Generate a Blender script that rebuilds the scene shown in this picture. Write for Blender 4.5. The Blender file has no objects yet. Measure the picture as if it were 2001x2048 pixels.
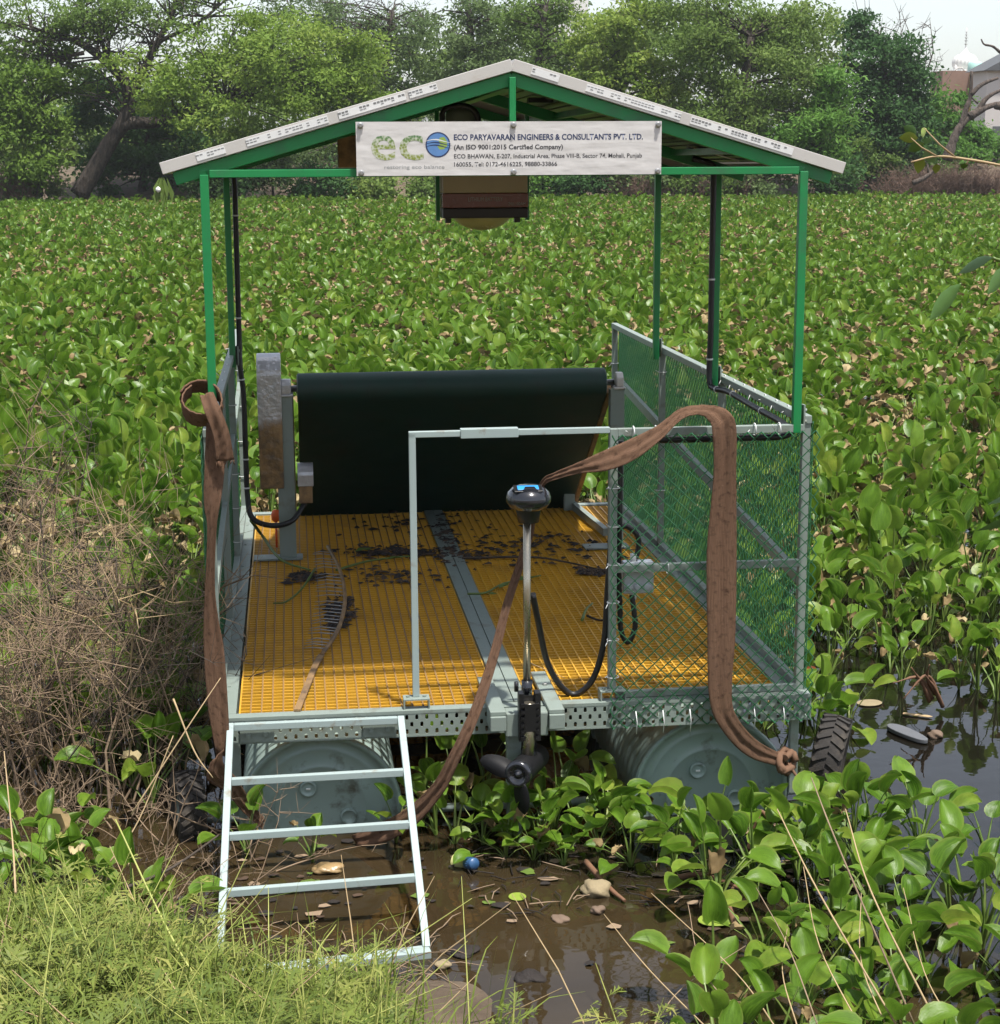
import bpy, bmesh, math, random
import numpy as np
from mathutils import Vector, Matrix, Euler
R = math.radians
SC = bpy.context.scene
COL = SC.collection
rng = random.Random(7)
nr = np.random.RandomState(11)

# ------------------------------------------------------------------ camera, sky, sun, exposure
TILT = -0.0105                                   # the raft floats a little low at the conveyor end
T = Matrix.Rotation(TILT, 4, 'X')
def _cam_matrix(pos, pitch, yaw, roll):
    f = Vector((math.sin(yaw)*math.cos(pitch), math.cos(yaw)*math.cos(pitch), -math.sin(pitch)))
    r = Vector((math.cos(yaw), -math.sin(yaw), 0)); u = r.cross(f)
    c, s = math.cos(roll), math.sin(roll)
    r, u = r*c+u*s, u*c-r*s
    m = Matrix((( r.x, u.x, -f.x, pos[0]), (r.y, u.y, -f.y, pos[1]), (r.z, u.z, -f.z, pos[2]), (0, 0, 0, 1)))
    return T @ m
cam = bpy.data.objects.new('camera', bpy.data.cameras.new('camera')); COL.objects.link(cam)
cam.matrix_world = _cam_matrix((.2303, -5.992, 2.4004), .198, .1187, -.0056)
cam.data.sensor_fit = 'HORIZONTAL'; cam.data.sensor_width = 36
cam.data.lens = 36*3465.6/2001
cam.data.clip_start = .05; cam.data.clip_end = 3000
SC.camera = cam
SUN = Vector((.16, -.25, 1)).normalized()
world = bpy.data.worlds.new('World'); SC.world = world; world.use_nodes = True
nt = world.node_tree; bg = nt.nodes['Background']
sky = nt.nodes.new('ShaderNodeTexSky'); sky.sky_type = 'NISHITA'; sky.sun_disc = False
sky.sun_elevation = math.asin(SUN.z); sky.sun_rotation = math.atan2(SUN.x, SUN.y)
sky.air_density = 1.0; sky.dust_density = 1.5; sky.ozone_density = 1.0
hs = nt.nodes.new('ShaderNodeHueSaturation'); hs.inputs['Saturation'].default_value = .5; hs.inputs['Value'].default_value = .9   # hazy white sky
nt.links.new(sky.outputs[0], hs.inputs['Color']); nt.links.new(hs.outputs[0], bg.inputs[0]); bg.inputs[1].default_value = .15
sl = bpy.data.lights.new('sun', 'SUN'); sl.energy = 4.2; sl.angle = R(2.0); sl.color = (1, .96, .89)
sun = bpy.data.objects.new('sun', sl); COL.objects.link(sun)
sun.rotation_euler = (-SUN).to_track_quat('-Z', 'Y').to_euler(); sun.location = (5, -8, 30)
SC.view_settings.view_transform = 'Standard'; SC.view_settings.look = 'None'
SC.view_settings.exposure = 0.8; SC.view_settings.gamma = 1
SC.cycles.use_denoising = True
SC.cycles.use_adaptive_sampling = True; SC.cycles.adaptive_threshold = .02
SC.cycles.max_bounces = 8; SC.cycles.diffuse_bounces = 5; SC.cycles.glossy_bounces = 2
SC.cycles.transmission_bounces = 2; SC.cycles.transparent_max_bounces = 4
SC.cycles.volume_bounces = 0
SC.cycles.caustics_reflective = False; SC.cycles.caustics_refractive = False

# ------------------------------------------------------------------ helpers
BASE = {}
class MB:
    """collects shapes; build() links them as ONE mesh object"""
    def __init__(s): s.v = []; s.f = []; s.m = []; s.sm = []
    def add(s, vs, fs, mat=0, smooth=False):
        n = len(s.v); s.v += [tuple(p) for p in vs]
        for f in fs: s.f.append(tuple(i+n for i in f)); s.m.append(mat); s.sm.append(smooth)
        return s
    def box(s, c, d, mat=0, rot=None):
        x, y, z = d[0]/2, d[1]/2, d[2]/2
        vs = [Vector((a*x, b*y, e*z)) for a in (-1, 1) for b in (-1, 1) for e in (-1, 1)]
        if rot is not None: vs = [rot @ p for p in vs]
        c = Vector(c); vs = [p+c for p in vs]
        return s.add(vs, [(0,1,3,2), (4,6,7,5), (0,4,5,1), (2,3,7,6), (0,2,6,4), (1,5,7,3)], mat)
    def lim(s, x0, x1, y0, y1, z0, z1, mat=0):
        return s.box(((x0+x1)/2, (y0+y1)/2, (z0+z1)/2), (x1-x0, y1-y0, z1-z0), mat)
    def beam(s, p, q, w, h, mat=0, up=(0, 0, 1)):
        p, q = Vector(p), Vector(q); d = (q-p); L = d.length; d.normalize()
        u = Vector(up); x = d.cross(u)
        if x.length < 1e-4: x = d.cross(Vector((0, 1, 0)))
        x.normalize(); u = x.cross(d)
        rot = Matrix((x, d, u)).transposed()
        return s.box((p+q)/2, (w, L, h), mat, rot)
    def tube(s, pts, r, n=8, mat=0, caps=True, smooth=True):
        pts = [Vector(p) for p in pts]; k = len(pts)
        rs = r if isinstance(r, (list, tuple)) else [r]*k
        vs = []; ref = Vector((.31, .17, .93))
        for i in range(k):
            d = (pts[min(i+1, k-1)]-pts[max(i-1, 0)])
            if d.length < 1e-9: d = Vector((0, 0, 1))
            d.normalize()
            x = d.cross(ref)
            if x.length < .05: x = d.cross(Vector((1, 0, 0)))
            x.normalize(); y = d.cross(x)
            for j in range(n):
                a = 2*math.pi*j/n
                vs.append(pts[i]+(x*math.cos(a)+y*math.sin(a))*rs[i])
        fs = [(i*n+j, i*n+(j+1) % n, (i+1)*n+(j+1) % n, (i+1)*n+j) for i in range(k-1) for j in range(n)]
        s.add(vs, fs, mat, smooth)
        if caps:
            b = len(s.v)-k*n
            s.f.append(tuple(b+j for j in reversed(range(n)))); s.m.append(mat); s.sm.append(False)
            s.f.append(tuple(b+(k-1)*n+j for j in range(n))); s.m.append(mat); s.sm.append(False)
        return s
    def lathe(s, prof, o=(0, 0, 0), axis='Z', n=32, mat=0, smooth=True, sc=(1, 1, 1), rot=None):
        vs = []
        for r_, h in prof:
            for j in range(n):
                a = 2*math.pi*j/n; p = Vector((r_*math.cos(a)*sc[0], r_*math.sin(a)*sc[1], h*sc[2]))
                if axis == 'Y': p = Vector((p.x, p.z, p.y))
                if axis == 'X': p = Vector((p.z, p.x, p.y))
                if rot is not None: p = rot @ p
                vs.append(p+Vector(o))
        fs = [(i*n+j, i*n+(j+1) % n, (i+1)*n+(j+1) % n, (i+1)*n+j) for i in range(len(prof)-1) for j in range(n)]
        return s.add(vs, fs, mat, smooth)
    def prism(s, out, axis, a0, a1, mat=0):
        """out: 2-D outline; axis: the extruded axis"""
        def P(u, w, a): return {'X': (a, u, w), 'Y': (u, a, w), 'Z': (u, w, a)}[axis]
        n = len(out); vs = [P(u, w, a0) for u, w in out]+[P(u, w, a1) for u, w in out]
        fs = [tuple(range(n)), tuple(range(2*n-1, n-1, -1))]+[(i, i+n, (i+1) % n+n, (i+1) % n) for i in range(n)]
        return s.add(vs, fs, mat)
    def build(s, name, mats, parent=None, bevel=0, kind=None, base=None, label=None):
        me = bpy.data.meshes.new(name)
        b = Vector((0, 0, 0))
        if parent is not None: b = BASE[parent.name]
        if base is not None: b = Vector(base)
        me.from_pydata([(x-b.x, y-b.y, z-b.z) for x, y, z in s.v], [], s.f)
        for m in (mats if isinstance(mats, (list, tuple)) else [mats]): me.materials.append(m)
        me.polygons.foreach_set('material_index', s.m); me.polygons.foreach_set('use_smooth', s.sm)
        bm = bmesh.new(); bm.from_mesh(me); bmesh.ops.recalc_face_normals(bm, faces=bm.faces); bm.to_mesh(me); bm.free()
        if getattr(s, 'uv', None): me.attributes.new('buv', 'FLOAT_VECTOR', 'POINT').data.foreach_set('vector', [c_ for u_ in s.uv for c_ in u_])
        me.update()
        o = bpy.data.objects.new(name, me); COL.objects.link(o)
        BASE[o.name] = b
        if parent is not None: o.parent = parent
        if kind: o['kind'] = kind
        if label: o['label'] = label
        if bevel:
            md = o.modifiers.new('bevel', 'BEVEL'); md.width = bevel; md.segments = 2; md.limit_method = 'ANGLE'
        return o
def tag(o, label, cat, group=None, kind=None):
    if label: o['label'] = label
    if cat: o['category'] = cat
    if group: o['group'] = group
    if kind: o['kind'] = kind
    return o
def thing(name, label, cat, base=(0, 0, 0), group=None, raft=True):
    o = bpy.data.objects.new(name, None); COL.objects.link(o); o.empty_display_size = .1
    BASE[o.name] = Vector(base)
    o.matrix_world = (T if raft else Matrix()) @ Matrix.Translation(base)
    return tag(o, label, cat, group)
def solo(mb, name, mats, label, cat, base, group=None, raft=True, **k):
    o = mb.build(name, mats, base=base, **k)
    o.matrix_world = (T if raft else Matrix()) @ Matrix.Translation(base)
    return tag(o, label, cat, group)
def smoothpath(pts, n=6):
    """Catmull-Rom through the points"""
    P = [Vector(p) for p in pts]; P = [P[0]*2-P[1]]+P+[P[-1]*2-P[-2]]; out = []
    for i in range(1, len(P)-2):
        a, b, c, d = P[i-1:i+3]
        for k in range(n):
            t = k/n
            out.append(.5*((2*b)+(c-a)*t+(2*a-5*b+4*c-d)*t*t+(3*b-a-3*c+d)*t**3))
    out.append(P[-2]); return out


# survey of the photograph: which place in the scene a sighting at a given depth, side or height belongs to
_O = Vector((0.230, -5.966, 2.463)); _R, _U, _F = [Vector(v) for v in [[0.992817, -0.119564, -0.004235], [0.028855, 0.204942, 0.978349], [0.116108, 0.971444, -0.20692]]]
def W(x, y, ax, v):
    d = _F+_R*((x*1.051-1000.5)/3465.6)-_U*((y*1.051-1024)/3465.6); i = 'xyz'.index(ax); t = (v-_O[i])/d[i]
    return tuple(_O+d*t)
def U(x, y, ax, v):
    Ti = T.inverted(); o = Ti @ _O; d = Ti.to_3x3() @ (_F+_R*((x*1.051-1000.5)/3465.6)-_U*((y*1.051-1024)/3465.6)); i = 'xyz'.index(ax)
    return tuple(o+d*((v-o[i])/d[i]))
def B(x, y, rx, ry, Y):
    p = W(x, y, 'y', Y); s = (Y+6)/3297.4; return (p[0], p[1], p[2], rx*s, ry*s)

# ------------------------------------------------------------------ materials
def newmat(name):
    m = bpy.data.materials.new(name); m.use_nodes = True
    nt = m.node_tree; return m, nt, nt.nodes['Principled BSDF']
def nd(nt, t, **k):
    n = nt.nodes.new(t)
    for a, b in k.items(): setattr(n, a, b)
    return n
def rgba(c): return (c[0], c[1], c[2], 1)
def mixc(nt, fac, a, b):
    n = nd(nt, 'ShaderNodeMix', data_type='RGBA')
    for s, v in ((0, fac), (6, a), (7, b)):
        if isinstance(v, (int, float)): n.inputs[s].default_value = v
        elif isinstance(v, tuple): n.inputs[s].default_value = rgba(v)
        else: nt.links.new(v, n.inputs[s])
    return n.outputs[2]
def noise(nt, scale, detail=4, rough=.6, vec=None, coord='Object'):
    n = nd(nt, 'ShaderNodeTexNoise'); n.inputs['Scale'].default_value = scale
    n.inputs['Detail'].default_value = detail; n.inputs['Roughness'].default_value = rough
    if vec is None:
        tc = nd(nt, 'ShaderNodeTexCoord'); vec = tc.outputs[coord]
    nt.links.new(vec, n.inputs['Vector']); return n.outputs['Fac']
def ramp(nt, fac, a, b):
    n = nd(nt, 'ShaderNodeMapRange'); n.inputs[1].default_value = a; n.inputs[2].default_value = b
    nt.links.new(fac, n.inputs[0]); return n.outputs[0]
def pm(name, col, rough=.5, metal=0, var=.18, scale=6, bump=0, bscale=80, dirt=None, dscale=5, dlo=.55, dhi=.7, spec=.5, coat=0):
    m, nt, b = newmat(name)
    lo = tuple(c*(1-var) for c in col); hi = tuple(min(1, c*(1+var)) for c in col)
    c = mixc(nt, noise(nt, scale), lo, hi)
    if dirt: c = mixc(nt, ramp(nt, noise(nt, dscale, 6, .65), dlo, dhi), c, dirt)
    nt.links.new(c, b.inputs['Base Color'])
    r = ramp(nt, noise(nt, scale*2.3), 0, 1)
    mr = nd(nt, 'ShaderNodeMapRange'); mr.inputs[3].default_value = max(0, rough-.1); mr.inputs[4].default_value = min(1, rough+.1)
    nt.links.new(r, mr.inputs[0]); nt.links.new(mr.outputs[0], b.inputs['Roughness'])
    b.inputs['Metallic'].default_value = metal; b.inputs['Specular IOR Level'].default_value = spec
    b.inputs['Coat Weight'].default_value = coat
    if bump:
        bp = nd(nt, 'ShaderNodeBump'); bp.inputs['Strength'].default_value = bump; bp.inputs['Distance'].default_value = .01
        nt.links.new(noise(nt, bscale), bp.inputs['Height']); nt.links.new(bp.outputs[0], b.inputs['Normal'])
    return m
def leafmat(name, cols, rough=.4, trans=.25, spec=.5, blade=False):
    """cols: three leaf colours, picked by the leaf's own tint and the plant; blade: streaks along the blade and a pale rim"""
    m, nt, b = newmat(name)
    oi = nd(nt, 'ShaderNodeObjectInfo'); fac = oi.outputs['Random']
    at = nd(nt, 'ShaderNodeAttribute', attribute_name='tint')
    ad = nd(nt, 'ShaderNodeMath', operation='ADD'); nt.links.new(at.outputs['Fac'], ad.inputs[0]); nt.links.new(fac, ad.inputs[1])
    mu = nd(nt, 'ShaderNodeMath', operation='MULTIPLY'); nt.links.new(ad.outputs[0], mu.inputs[0]); mu.inputs[1].default_value = .5
    fac = mu.outputs[0]
    c = mixc(nt, ramp(nt, fac, .10, .55), cols[0], cols[1])
    c = mixc(nt, ramp(nt, fac, .60, .95), c, cols[2])
    nz = noise(nt, 14, 3)
    c = mixc(nt, ramp(nt, nz, .45, .95), c, tuple(x*.72 for x in cols[0]))
    if blade:
        ua = nd(nt, 'ShaderNodeAttribute', attribute_name='buv'); mp = nd(nt, 'ShaderNodeMapping'); mp.inputs['Scale'].default_value = (7, 1.6, 1)
        nt.links.new(ua.outputs['Vector'], mp.inputs['Vector'])
        st = noise(nt, 2.0, 4, .6, mp.outputs[0]); c = mixc(nt, ramp(nt, st, .42, .8), c, tuple(x*1.3 for x in cols[1]))
        blot = noise(nt, 3.2, 5, .7, ua.outputs['Vector']); c = mixc(nt, ramp(nt, blot, .68, .80), c, (.17, .15, .04))
        sp_ = nd(nt, 'ShaderNodeSeparateXYZ'); nt.links.new(ua.outputs['Vector'], sp_.inputs[0]); ab = nd(nt, 'ShaderNodeMath', operation='ABSOLUTE'); nt.links.new(sp_.outputs[0], ab.inputs[0])
        c = mixc(nt, ramp(nt, ab.outputs[0], .84, 1.1), c, (.24, .30, .06))
        bp = nd(nt, 'ShaderNodeBump'); bp.inputs['Strength'].default_value = .25; bp.inputs['Distance'].default_value = .004; nt.links.new(st, bp.inputs['Height']); nt.links.new(bp.outputs[0], b.inputs['Normal'])
    nt.links.new(c, b.inputs['Base Color']); b.inputs['Roughness'].default_value = rough
    b.inputs['Specular IOR Level'].default_value = spec
    if trans:
        tr = nd(nt, 'ShaderNodeBsdfTranslucent'); nt.links.new(c, tr.inputs['Color'])
        mx = nd(nt, 'ShaderNodeMixShader'); mx.inputs[0].default_value = trans
        nt.links.new(b.outputs[0], mx.inputs[1]); nt.links.new(tr.outputs[0], mx.inputs[2])
        nt.links.new(mx.outputs[0], nt.nodes['Material Output'].inputs['Surface'])
    return m
M = {}
M['steel'] = pm('sage_painted_steel', (.205, .245, .218), .45, var=.10, scale=9, bump=.05, dirt=(.12, .10, .07), dscale=9, dlo=.56, dhi=.78)
M['pale'] = pm('pale_painted_tube', (.30, .365, .355), .4, var=.07, scale=7, dirt=(.20, .16, .11), dscale=14, dlo=.58, dhi=.74)
M['green'] = pm('green_gloss_paint', (.010, .20, .058), .36, var=.16, scale=5, dirt=(.035, .13, .06), dscale=6, dlo=.5, dhi=.75, bump=.05, bscale=30)
M['alu'] = pm('anodised_panel_frame', (.52, .50, .47), .42, metal=.1, var=.06, scale=14, dirt=(.42, .36, .29), dscale=9, dlo=.62, dhi=.8)
M['frp'] = pm('yellow_grating_resin', (.58, .315, .028), .38, var=.15, scale=5, dirt=(.38, .20, .035), dscale=3.5, dlo=.52, dhi=.75, bump=.15, bscale=220)
M['frp_top'] = pm('worn_grating_rib', (.22, .125, .04), .7, var=.25, scale=30)
M['drum'] = pm('sage_drum_paint', (.235, .31, .285), .33, var=.06, scale=4, dirt=(.075, .07, .05), dscale=9, dlo=.56, dhi=.72)
M['belt'] = pm('dark_green_belt', (.006, .036, .026), .6, var=.35, scale=3, dirt=(.016, .026, .021), dscale=6, dlo=.5, dhi=.8)
M['stain'] = pm('dented_stainless', (.46, .46, .47), .32, metal=.45, var=.15, scale=10, bump=.6, bscale=24)
def guardmat():
    m, nt, b = newmat('stained_guard_plate'); tc = nd(nt, 'ShaderNodeTexCoord'); sx = nd(nt, 'ShaderNodeSeparateXYZ'); nt.links.new(tc.outputs['Object'], sx.inputs[0])
    n_ = noise(nt, 7, 6, .65); ad = nd(nt, 'ShaderNodeMath', operation='MULTIPLY_ADD'); nt.links.new(n_, ad.inputs[0]); ad.inputs[1].default_value = .28; nt.links.new(sx.outputs['Z'], ad.inputs[2])
    f = ramp(nt, ad.outputs[0], .80, .86); c = mixc(nt, ramp(nt, n_, .42, .62), (.30, .18, .075), (.10, .07, .045)); c = mixc(nt, f, c, (.50, .50, .51)); nt.links.new(c, b.inputs['Base Color'])
    mm = nd(nt, 'ShaderNodeMath', operation='MULTIPLY'); nt.links.new(f, mm.inputs[0]); mm.inputs[1].default_value = .5; nt.links.new(mm.outputs[0], b.inputs['Metallic']); b.inputs['Roughness'].default_value = .34
    bp = nd(nt, 'ShaderNodeBump'); bp.inputs['Strength'].default_value = .7; bp.inputs['Distance'].default_value = .012; nt.links.new(noise(nt, 26, 3, .5), bp.inputs['Height']); nt.links.new(bp.outputs[0], b.inputs['Normal']); return m
M['guard'] = guardmat()
M['rusty'] = pm('rust_stained_steel', (.30, .185, .085), .55, metal=.3, var=.35, scale=9, dirt=(.07, .05, .04), dscale=10, dlo=.45, dhi=.7)
M['shaft'] = pm('brushed_shaft', (.40, .36, .28), .28, metal=.9, var=.1, scale=6)
def webbing():
    m, nt, b = newmat('brown_webbing'); ua = nd(nt, 'ShaderNodeAttribute', attribute_name='buv')
    def nz(sc, s, d=4):
        mp = nd(nt, 'ShaderNodeMapping'); mp.inputs['Scale'].default_value = sc; nt.links.new(ua.outputs['Vector'], mp.inputs['Vector']); return noise(nt, s, d, .6, mp.outputs[0])
    c = mixc(nt, ramp(nt, nz((9, .8, 1), 2), .3, .7), (.12, .068, .044), (.18, .106, .068))
    c = mixc(nt, ramp(nt, nz((1.2, 2.2, 1), 1.6, 6), .52, .72), c, (.06, .034, .022)); c = mixc(nt, ramp(nt, nz((1.5, 4, 1), 2.4, 6), .62, .8), c, (.25, .17, .115))
    nt.links.new(c, b.inputs['Base Color']); b.inputs['Roughness'].default_value = .95; b.inputs['Specular IOR Level'].default_value = .1
    wv = nd(nt, 'ShaderNodeTexWave', bands_direction='X'); wv.inputs['Scale'].default_value = 3.2; wv.inputs['Distortion'].default_value = 1.2; nt.links.new(ua.outputs['Vector'], wv.inputs['Vector'])
    ad = nd(nt, 'ShaderNodeMath', operation='ADD'); nt.links.new(wv.outputs['Fac'], ad.inputs[0]); nt.links.new(nz((30, 60, 1), 3, 2), ad.inputs[1])
    bp = nd(nt, 'ShaderNodeBump'); bp.inputs['Strength'].default_value = .6; bp.inputs['Distance'].default_value = .003; nt.links.new(ad.outputs[0], bp.inputs['Height']); nt.links.new(bp.outputs[0], b.inputs['Normal']); return m
M['strap'] = webbing()
M['black'] = pm('black_plastic', (.008, .008, .009), .38, var=.2, scale=10)
M['propblack'] = pm('matt_black_propeller', (.005, .005, .006), .6, var=.2, scale=10, spec=.25)
M['blackgloss'] = pm('glossy_motor_head', (.012, .013, .017), .16, var=.2, scale=6, coat=.5)
M['conduit'] = pm('black_corrugated_conduit', (.007, .007, .008), .45, var=.2, scale=20)
M['rubber'] = pm('weathered_tyre_rubber', (.022, .019, .017), .85, var=.3, scale=15, bump=.3, dirt=(.085, .068, .05), dscale=9, dlo=.45, dhi=.75)
M['tie'] = pm('white_cable_tie', (.62, .63, .62), .5, var=.05)
M['wire'] = pm('green_coated_wire', (.035, .15, .065), .38, var=.2, scale=9)
M['white'] = pm('white_plastic', (.72, .72, .70), .4, var=.04)
M['bolt'] = pm('zinc_bolt', (.38, .38, .37), .35, metal=.8, var=.15, scale=40)
M['blue'] = pm('blue_label', (.03, .25, .62), .35, var=.05)
M['sky_blue_cap'] = pm('blue_bottle_cap', (.03, .085, .19), .4, var=.3, scale=60)
M['orange'] = pm('orange_cap', (.75, .12, .02), .45, var=.1)
M['litterbrown'] = pm('brown_leaf_litter', (.055, .032, .018), .8, var=.5, scale=30)
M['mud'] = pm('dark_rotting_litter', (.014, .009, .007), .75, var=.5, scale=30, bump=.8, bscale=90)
M['stalk'] = pm('green_stalk', (.09, .14, .025), .45, var=.3, scale=12)
M['drystalk'] = pm('dry_straw', (.36, .26, .14), .8, var=.3, scale=10)
M['weedstalk'] = pm('yellow_green_stalk', (.30, .32, .08), .6, var=.25, scale=10)
M['twig'] = pm('dry_brown_twig', (.22, .155, .10), .9, var=.45, scale=8)
M['darktwig'] = pm('dark_twig', (.055, .042, .032), .9, var=.4, scale=6)
def barkmat(name, a, b_):
    m, nt, b = newmat(name); tc = nd(nt, 'ShaderNodeTexCoord'); mp = nd(nt, 'ShaderNodeMapping'); mp.inputs['Scale'].default_value = (5, 5, 1.4); nt.links.new(tc.outputs['Object'], mp.inputs['Vector'])
    n_ = noise(nt, 2.2, 8, .7, mp.outputs[0]); nt.links.new(mixc(nt, ramp(nt, n_, .35, .68), a, b_), b.inputs['Base Color']); b.inputs['Roughness'].default_value = .95
    bp = nd(nt, 'ShaderNodeBump'); bp.inputs['Strength'].default_value = 1; bp.inputs['Distance'].default_value = .12; nt.links.new(n_, bp.inputs['Height']); nt.links.new(bp.outputs[0], b.inputs['Normal']); return m
M['bark'] = barkmat('fissured_dark_bark', (.022, .017, .014), (.105, .082, .066)); M['deadwood'] = barkmat('grey_dead_wood', (.05, .038, .032), (.17, .13, .105))
M['stone'] = pm('pale_stone', (.24, .19, .11), .85, var=.3, scale=14, bump=.5, bscale=40)
M['brickstone'] = pm('reddish_stone', (.14, .095, .065), .85, var=.3, scale=14, bump=.5, bscale=40)
M['wrapper'] = pm('yellowed_plastic_wrapper', (.28, .19, .09), .3, var=.4, scale=18, bump=.5, bscale=30)
M['rootred'] = pm('reddish_roots', (.15, .075, .04), .8, var=.3, scale=9)
M['plaster'] = pm('white_plaster', (.70, .69, .66), .7, var=.05, scale=.6)
M['mint'] = pm('mint_tank', (.38, .62, .55), .5, var=.05)
M['greyplaster'] = pm('grey_plaster', (.50, .47, .45), .8, var=.06, scale=.5)
M['roofdark'] = pm('dark_slate_roof', (.08, .085, .09), .7, var=.1)
M['brickwall'] = pm('far_brick', (.24, .15, .11), .9, var=.2, scale=3)
M['yellow'] = pm('ochre_paint', (.45, .30, .12), .7, var=.1)
# hyacinth leaves: blade, stalk, withered blade
M['hy'] = leafmat('hyacinth_blade', [(.046, .112, .010), (.122, .228, .022), (.30, .36, .055)], .34, .42, .28, True)
M['hyst'] = leafmat('hyacinth_stalk', [(.10, .17, .03), (.14, .21, .04), (.20, .23, .06)], .45, .1)
M['hydry'] = leafmat('withered_blade', [(.13, .09, .040), (.29, .215, .105), (.44, .36, .20)], .8, .15, .2)
M['grass'] = leafmat('loose_grass', [(.10, .155, .025), (.19, .24, .045), (.36, .35, .12)], .55, .3, .25)
M['weed'] = leafmat('feathery_weed', [(.085, .125, .022), (.16, .20, .035), (.30, .29, .08)], .6, .25, .3)
# tree foliage
TREEC = {'lime': [(.105, .185, .028), (.195, .30, .048), (.30, .37, .075)], 'olive': [(.085, .15, .030), (.155, .24, .052), (.25, .31, .080)],
 'grey': [(.085, .135, .05), (.145, .215, .075), (.21, .27, .105)], 'deep': [(.040, .10, .028), (.080, .17, .048), (.15, .235, .075)],
 'bright': [(.08, .185, .030), (.145, .29, .052), (.23, .35, .085)]}
for k, v in TREEC.items(): M['t_'+k] = leafmat('foliage_'+k, v, .6, .45, .15)

# ------------------------------------------------------------------ the setting: ground, water
FARY = 66.0
def shore(x):
    pts = [(-40, 1.0), (-6, .6), (-2.5, .1), (-1.2, -.45), (-.6, -.75), (0, -1.0), (.45, -1.22), (.8, -1.62), (1.5, -1.85), (3, -2.0), (8, -2.2), (40, -3)]
    for (a, b), (c, d) in zip(pts, pts[1:]):
        if a <= x <= c: return b+(d-b)*(x-a)/(c-a)
    return pts[0][1] if x < -40 else pts[-1][1]
def farshore(x): return 66.5 - .12*(x-5) + .9*math.sin(x*.31)+.5*math.sin(x*.9)
def ground(x, y):
    s = shore(x)-y
    if s > -3: 
        h = .20*s if s > 0 else .16*s
        return max(h, -.5) + (.03*math.sin(x*5.1+y*2)+.025*math.sin(y*7.3-x*3.1) if s > -.6 and s < 12 else 0)
    t = y-farshore(x)
    if t > -4: return min(1.6, max(-.5, .30*t)) + (.15*math.sin(x*.8)+.1*math.sin(x*2.1+y) if t > 0 else 0)
    return -.5
def axis_pts(a): return sorted(set(round(v, 3) for v in a))
gx = axis_pts(list(np.arange(-4, 6, .12))+list(np.arange(-60, 90, 2.5))+[-900, -500, -300, -180, -100, 130, 200, 350, 600, 900])
gy = axis_pts(list(np.arange(-3, 1.2, .1))+list(np.arange(-12, 70, 1.5))+list(np.arange(60, 80, .8))+[-400, -200, -100, -60, -30, -20, 90, 120, 180, 300, 500, 900, 1500])
mb = MB(); nx = len(gx)
mb.add([(x, y, ground(x, y)) for y in gy for x in gx], [(j*nx+i, j*nx+i+1, (j+1)*nx+i+1, (j+1)*nx+i) for j in range(len(gy)-1) for i in range(nx-1)], 0, True)
m, nt_, b = newmat('bank_soil')
c = mixc(nt_, ramp(nt_, noise(nt_, 3.5, 8, .7), .35, .7), (.075, .052, .034), (.155, .115, .075))
c = mixc(nt_, ramp(nt_, noise(nt_, .8, 6, .6), .55, .7), c, (.06, .075, .025))
nt_.links.new(c, b.inputs['Base Color']); b.inputs['Roughness'].default_value = .9
bp = nd(nt_, 'ShaderNodeBump'); bp.inputs['Strength'].default_value = .8; bp.inputs['Distance'].default_value = .03
nt_.links.new(noise(nt_, 22, 8, .7), bp.inputs['Height']); nt_.links.new(bp.outputs[0], b.inputs['Normal'])
g = mb.build('ground', m, kind='structure'); g['label'] = 'muddy brown bank sloping into the pond and far shore'

mb = MB(); mb.add([(-120, -4, 0), (150, -4, 0), (150, 72, 0), (-120, 72, 0)], [(0, 1, 2, 3)])
m, nt_, b = newmat('murky_pond_water')
c = mixc(nt_, ramp(nt_, noise(nt_, 1.3, 5, .6), .35, .7), (.022, .015, .007), (.042, .029, .014))
tc = nd(nt_, 'ShaderNodeTexCoord'); sx = nd(nt_, 'ShaderNodeSeparateXYZ'); nt_.links.new(tc.outputs['Object'], sx.inputs[0])   # silt shows only in the shallows by the ladder
d1 = nd(nt_, 'ShaderNodeMath', operation='MULTIPLY_ADD'); nt_.links.new(sx.outputs[0], d1.inputs[0]); d1.inputs[1].default_value = .9; nt_.links.new(sx.outputs[1], d1.inputs[2])
c = mixc(nt_, ramp(nt_, d1.outputs[0], .15, 1.1), c, (.008, .007, .005))
nt_.links.new(c, b.inputs['Base Color']); b.inputs['Roughness'].default_value = .03; b.inputs['IOR'].default_value = 1.33
b.inputs['Specular IOR Level'].default_value = .8
bp = nd(nt_, 'ShaderNodeBump'); bp.inputs['Strength'].default_value = .12; bp.inputs['Distance'].default_value = .02
nt_.links.new(noise(nt_, 5, 3, .5), bp.inputs['Height']); nt_.links.new(bp.outputs[0], b.inputs['Normal'])
w = mb.build('pond_water', m, kind='structure'); w['label'] = 'murky brown pond water between the plants'

# ------------------------------------------------------------------ the raft: deck, floats, wheels
D = .48
raft = thing('work_raft', 'grey steel work raft with yellow grating deck floating on sage drums', 'raft', (1.0, 1.8, 0))
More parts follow.
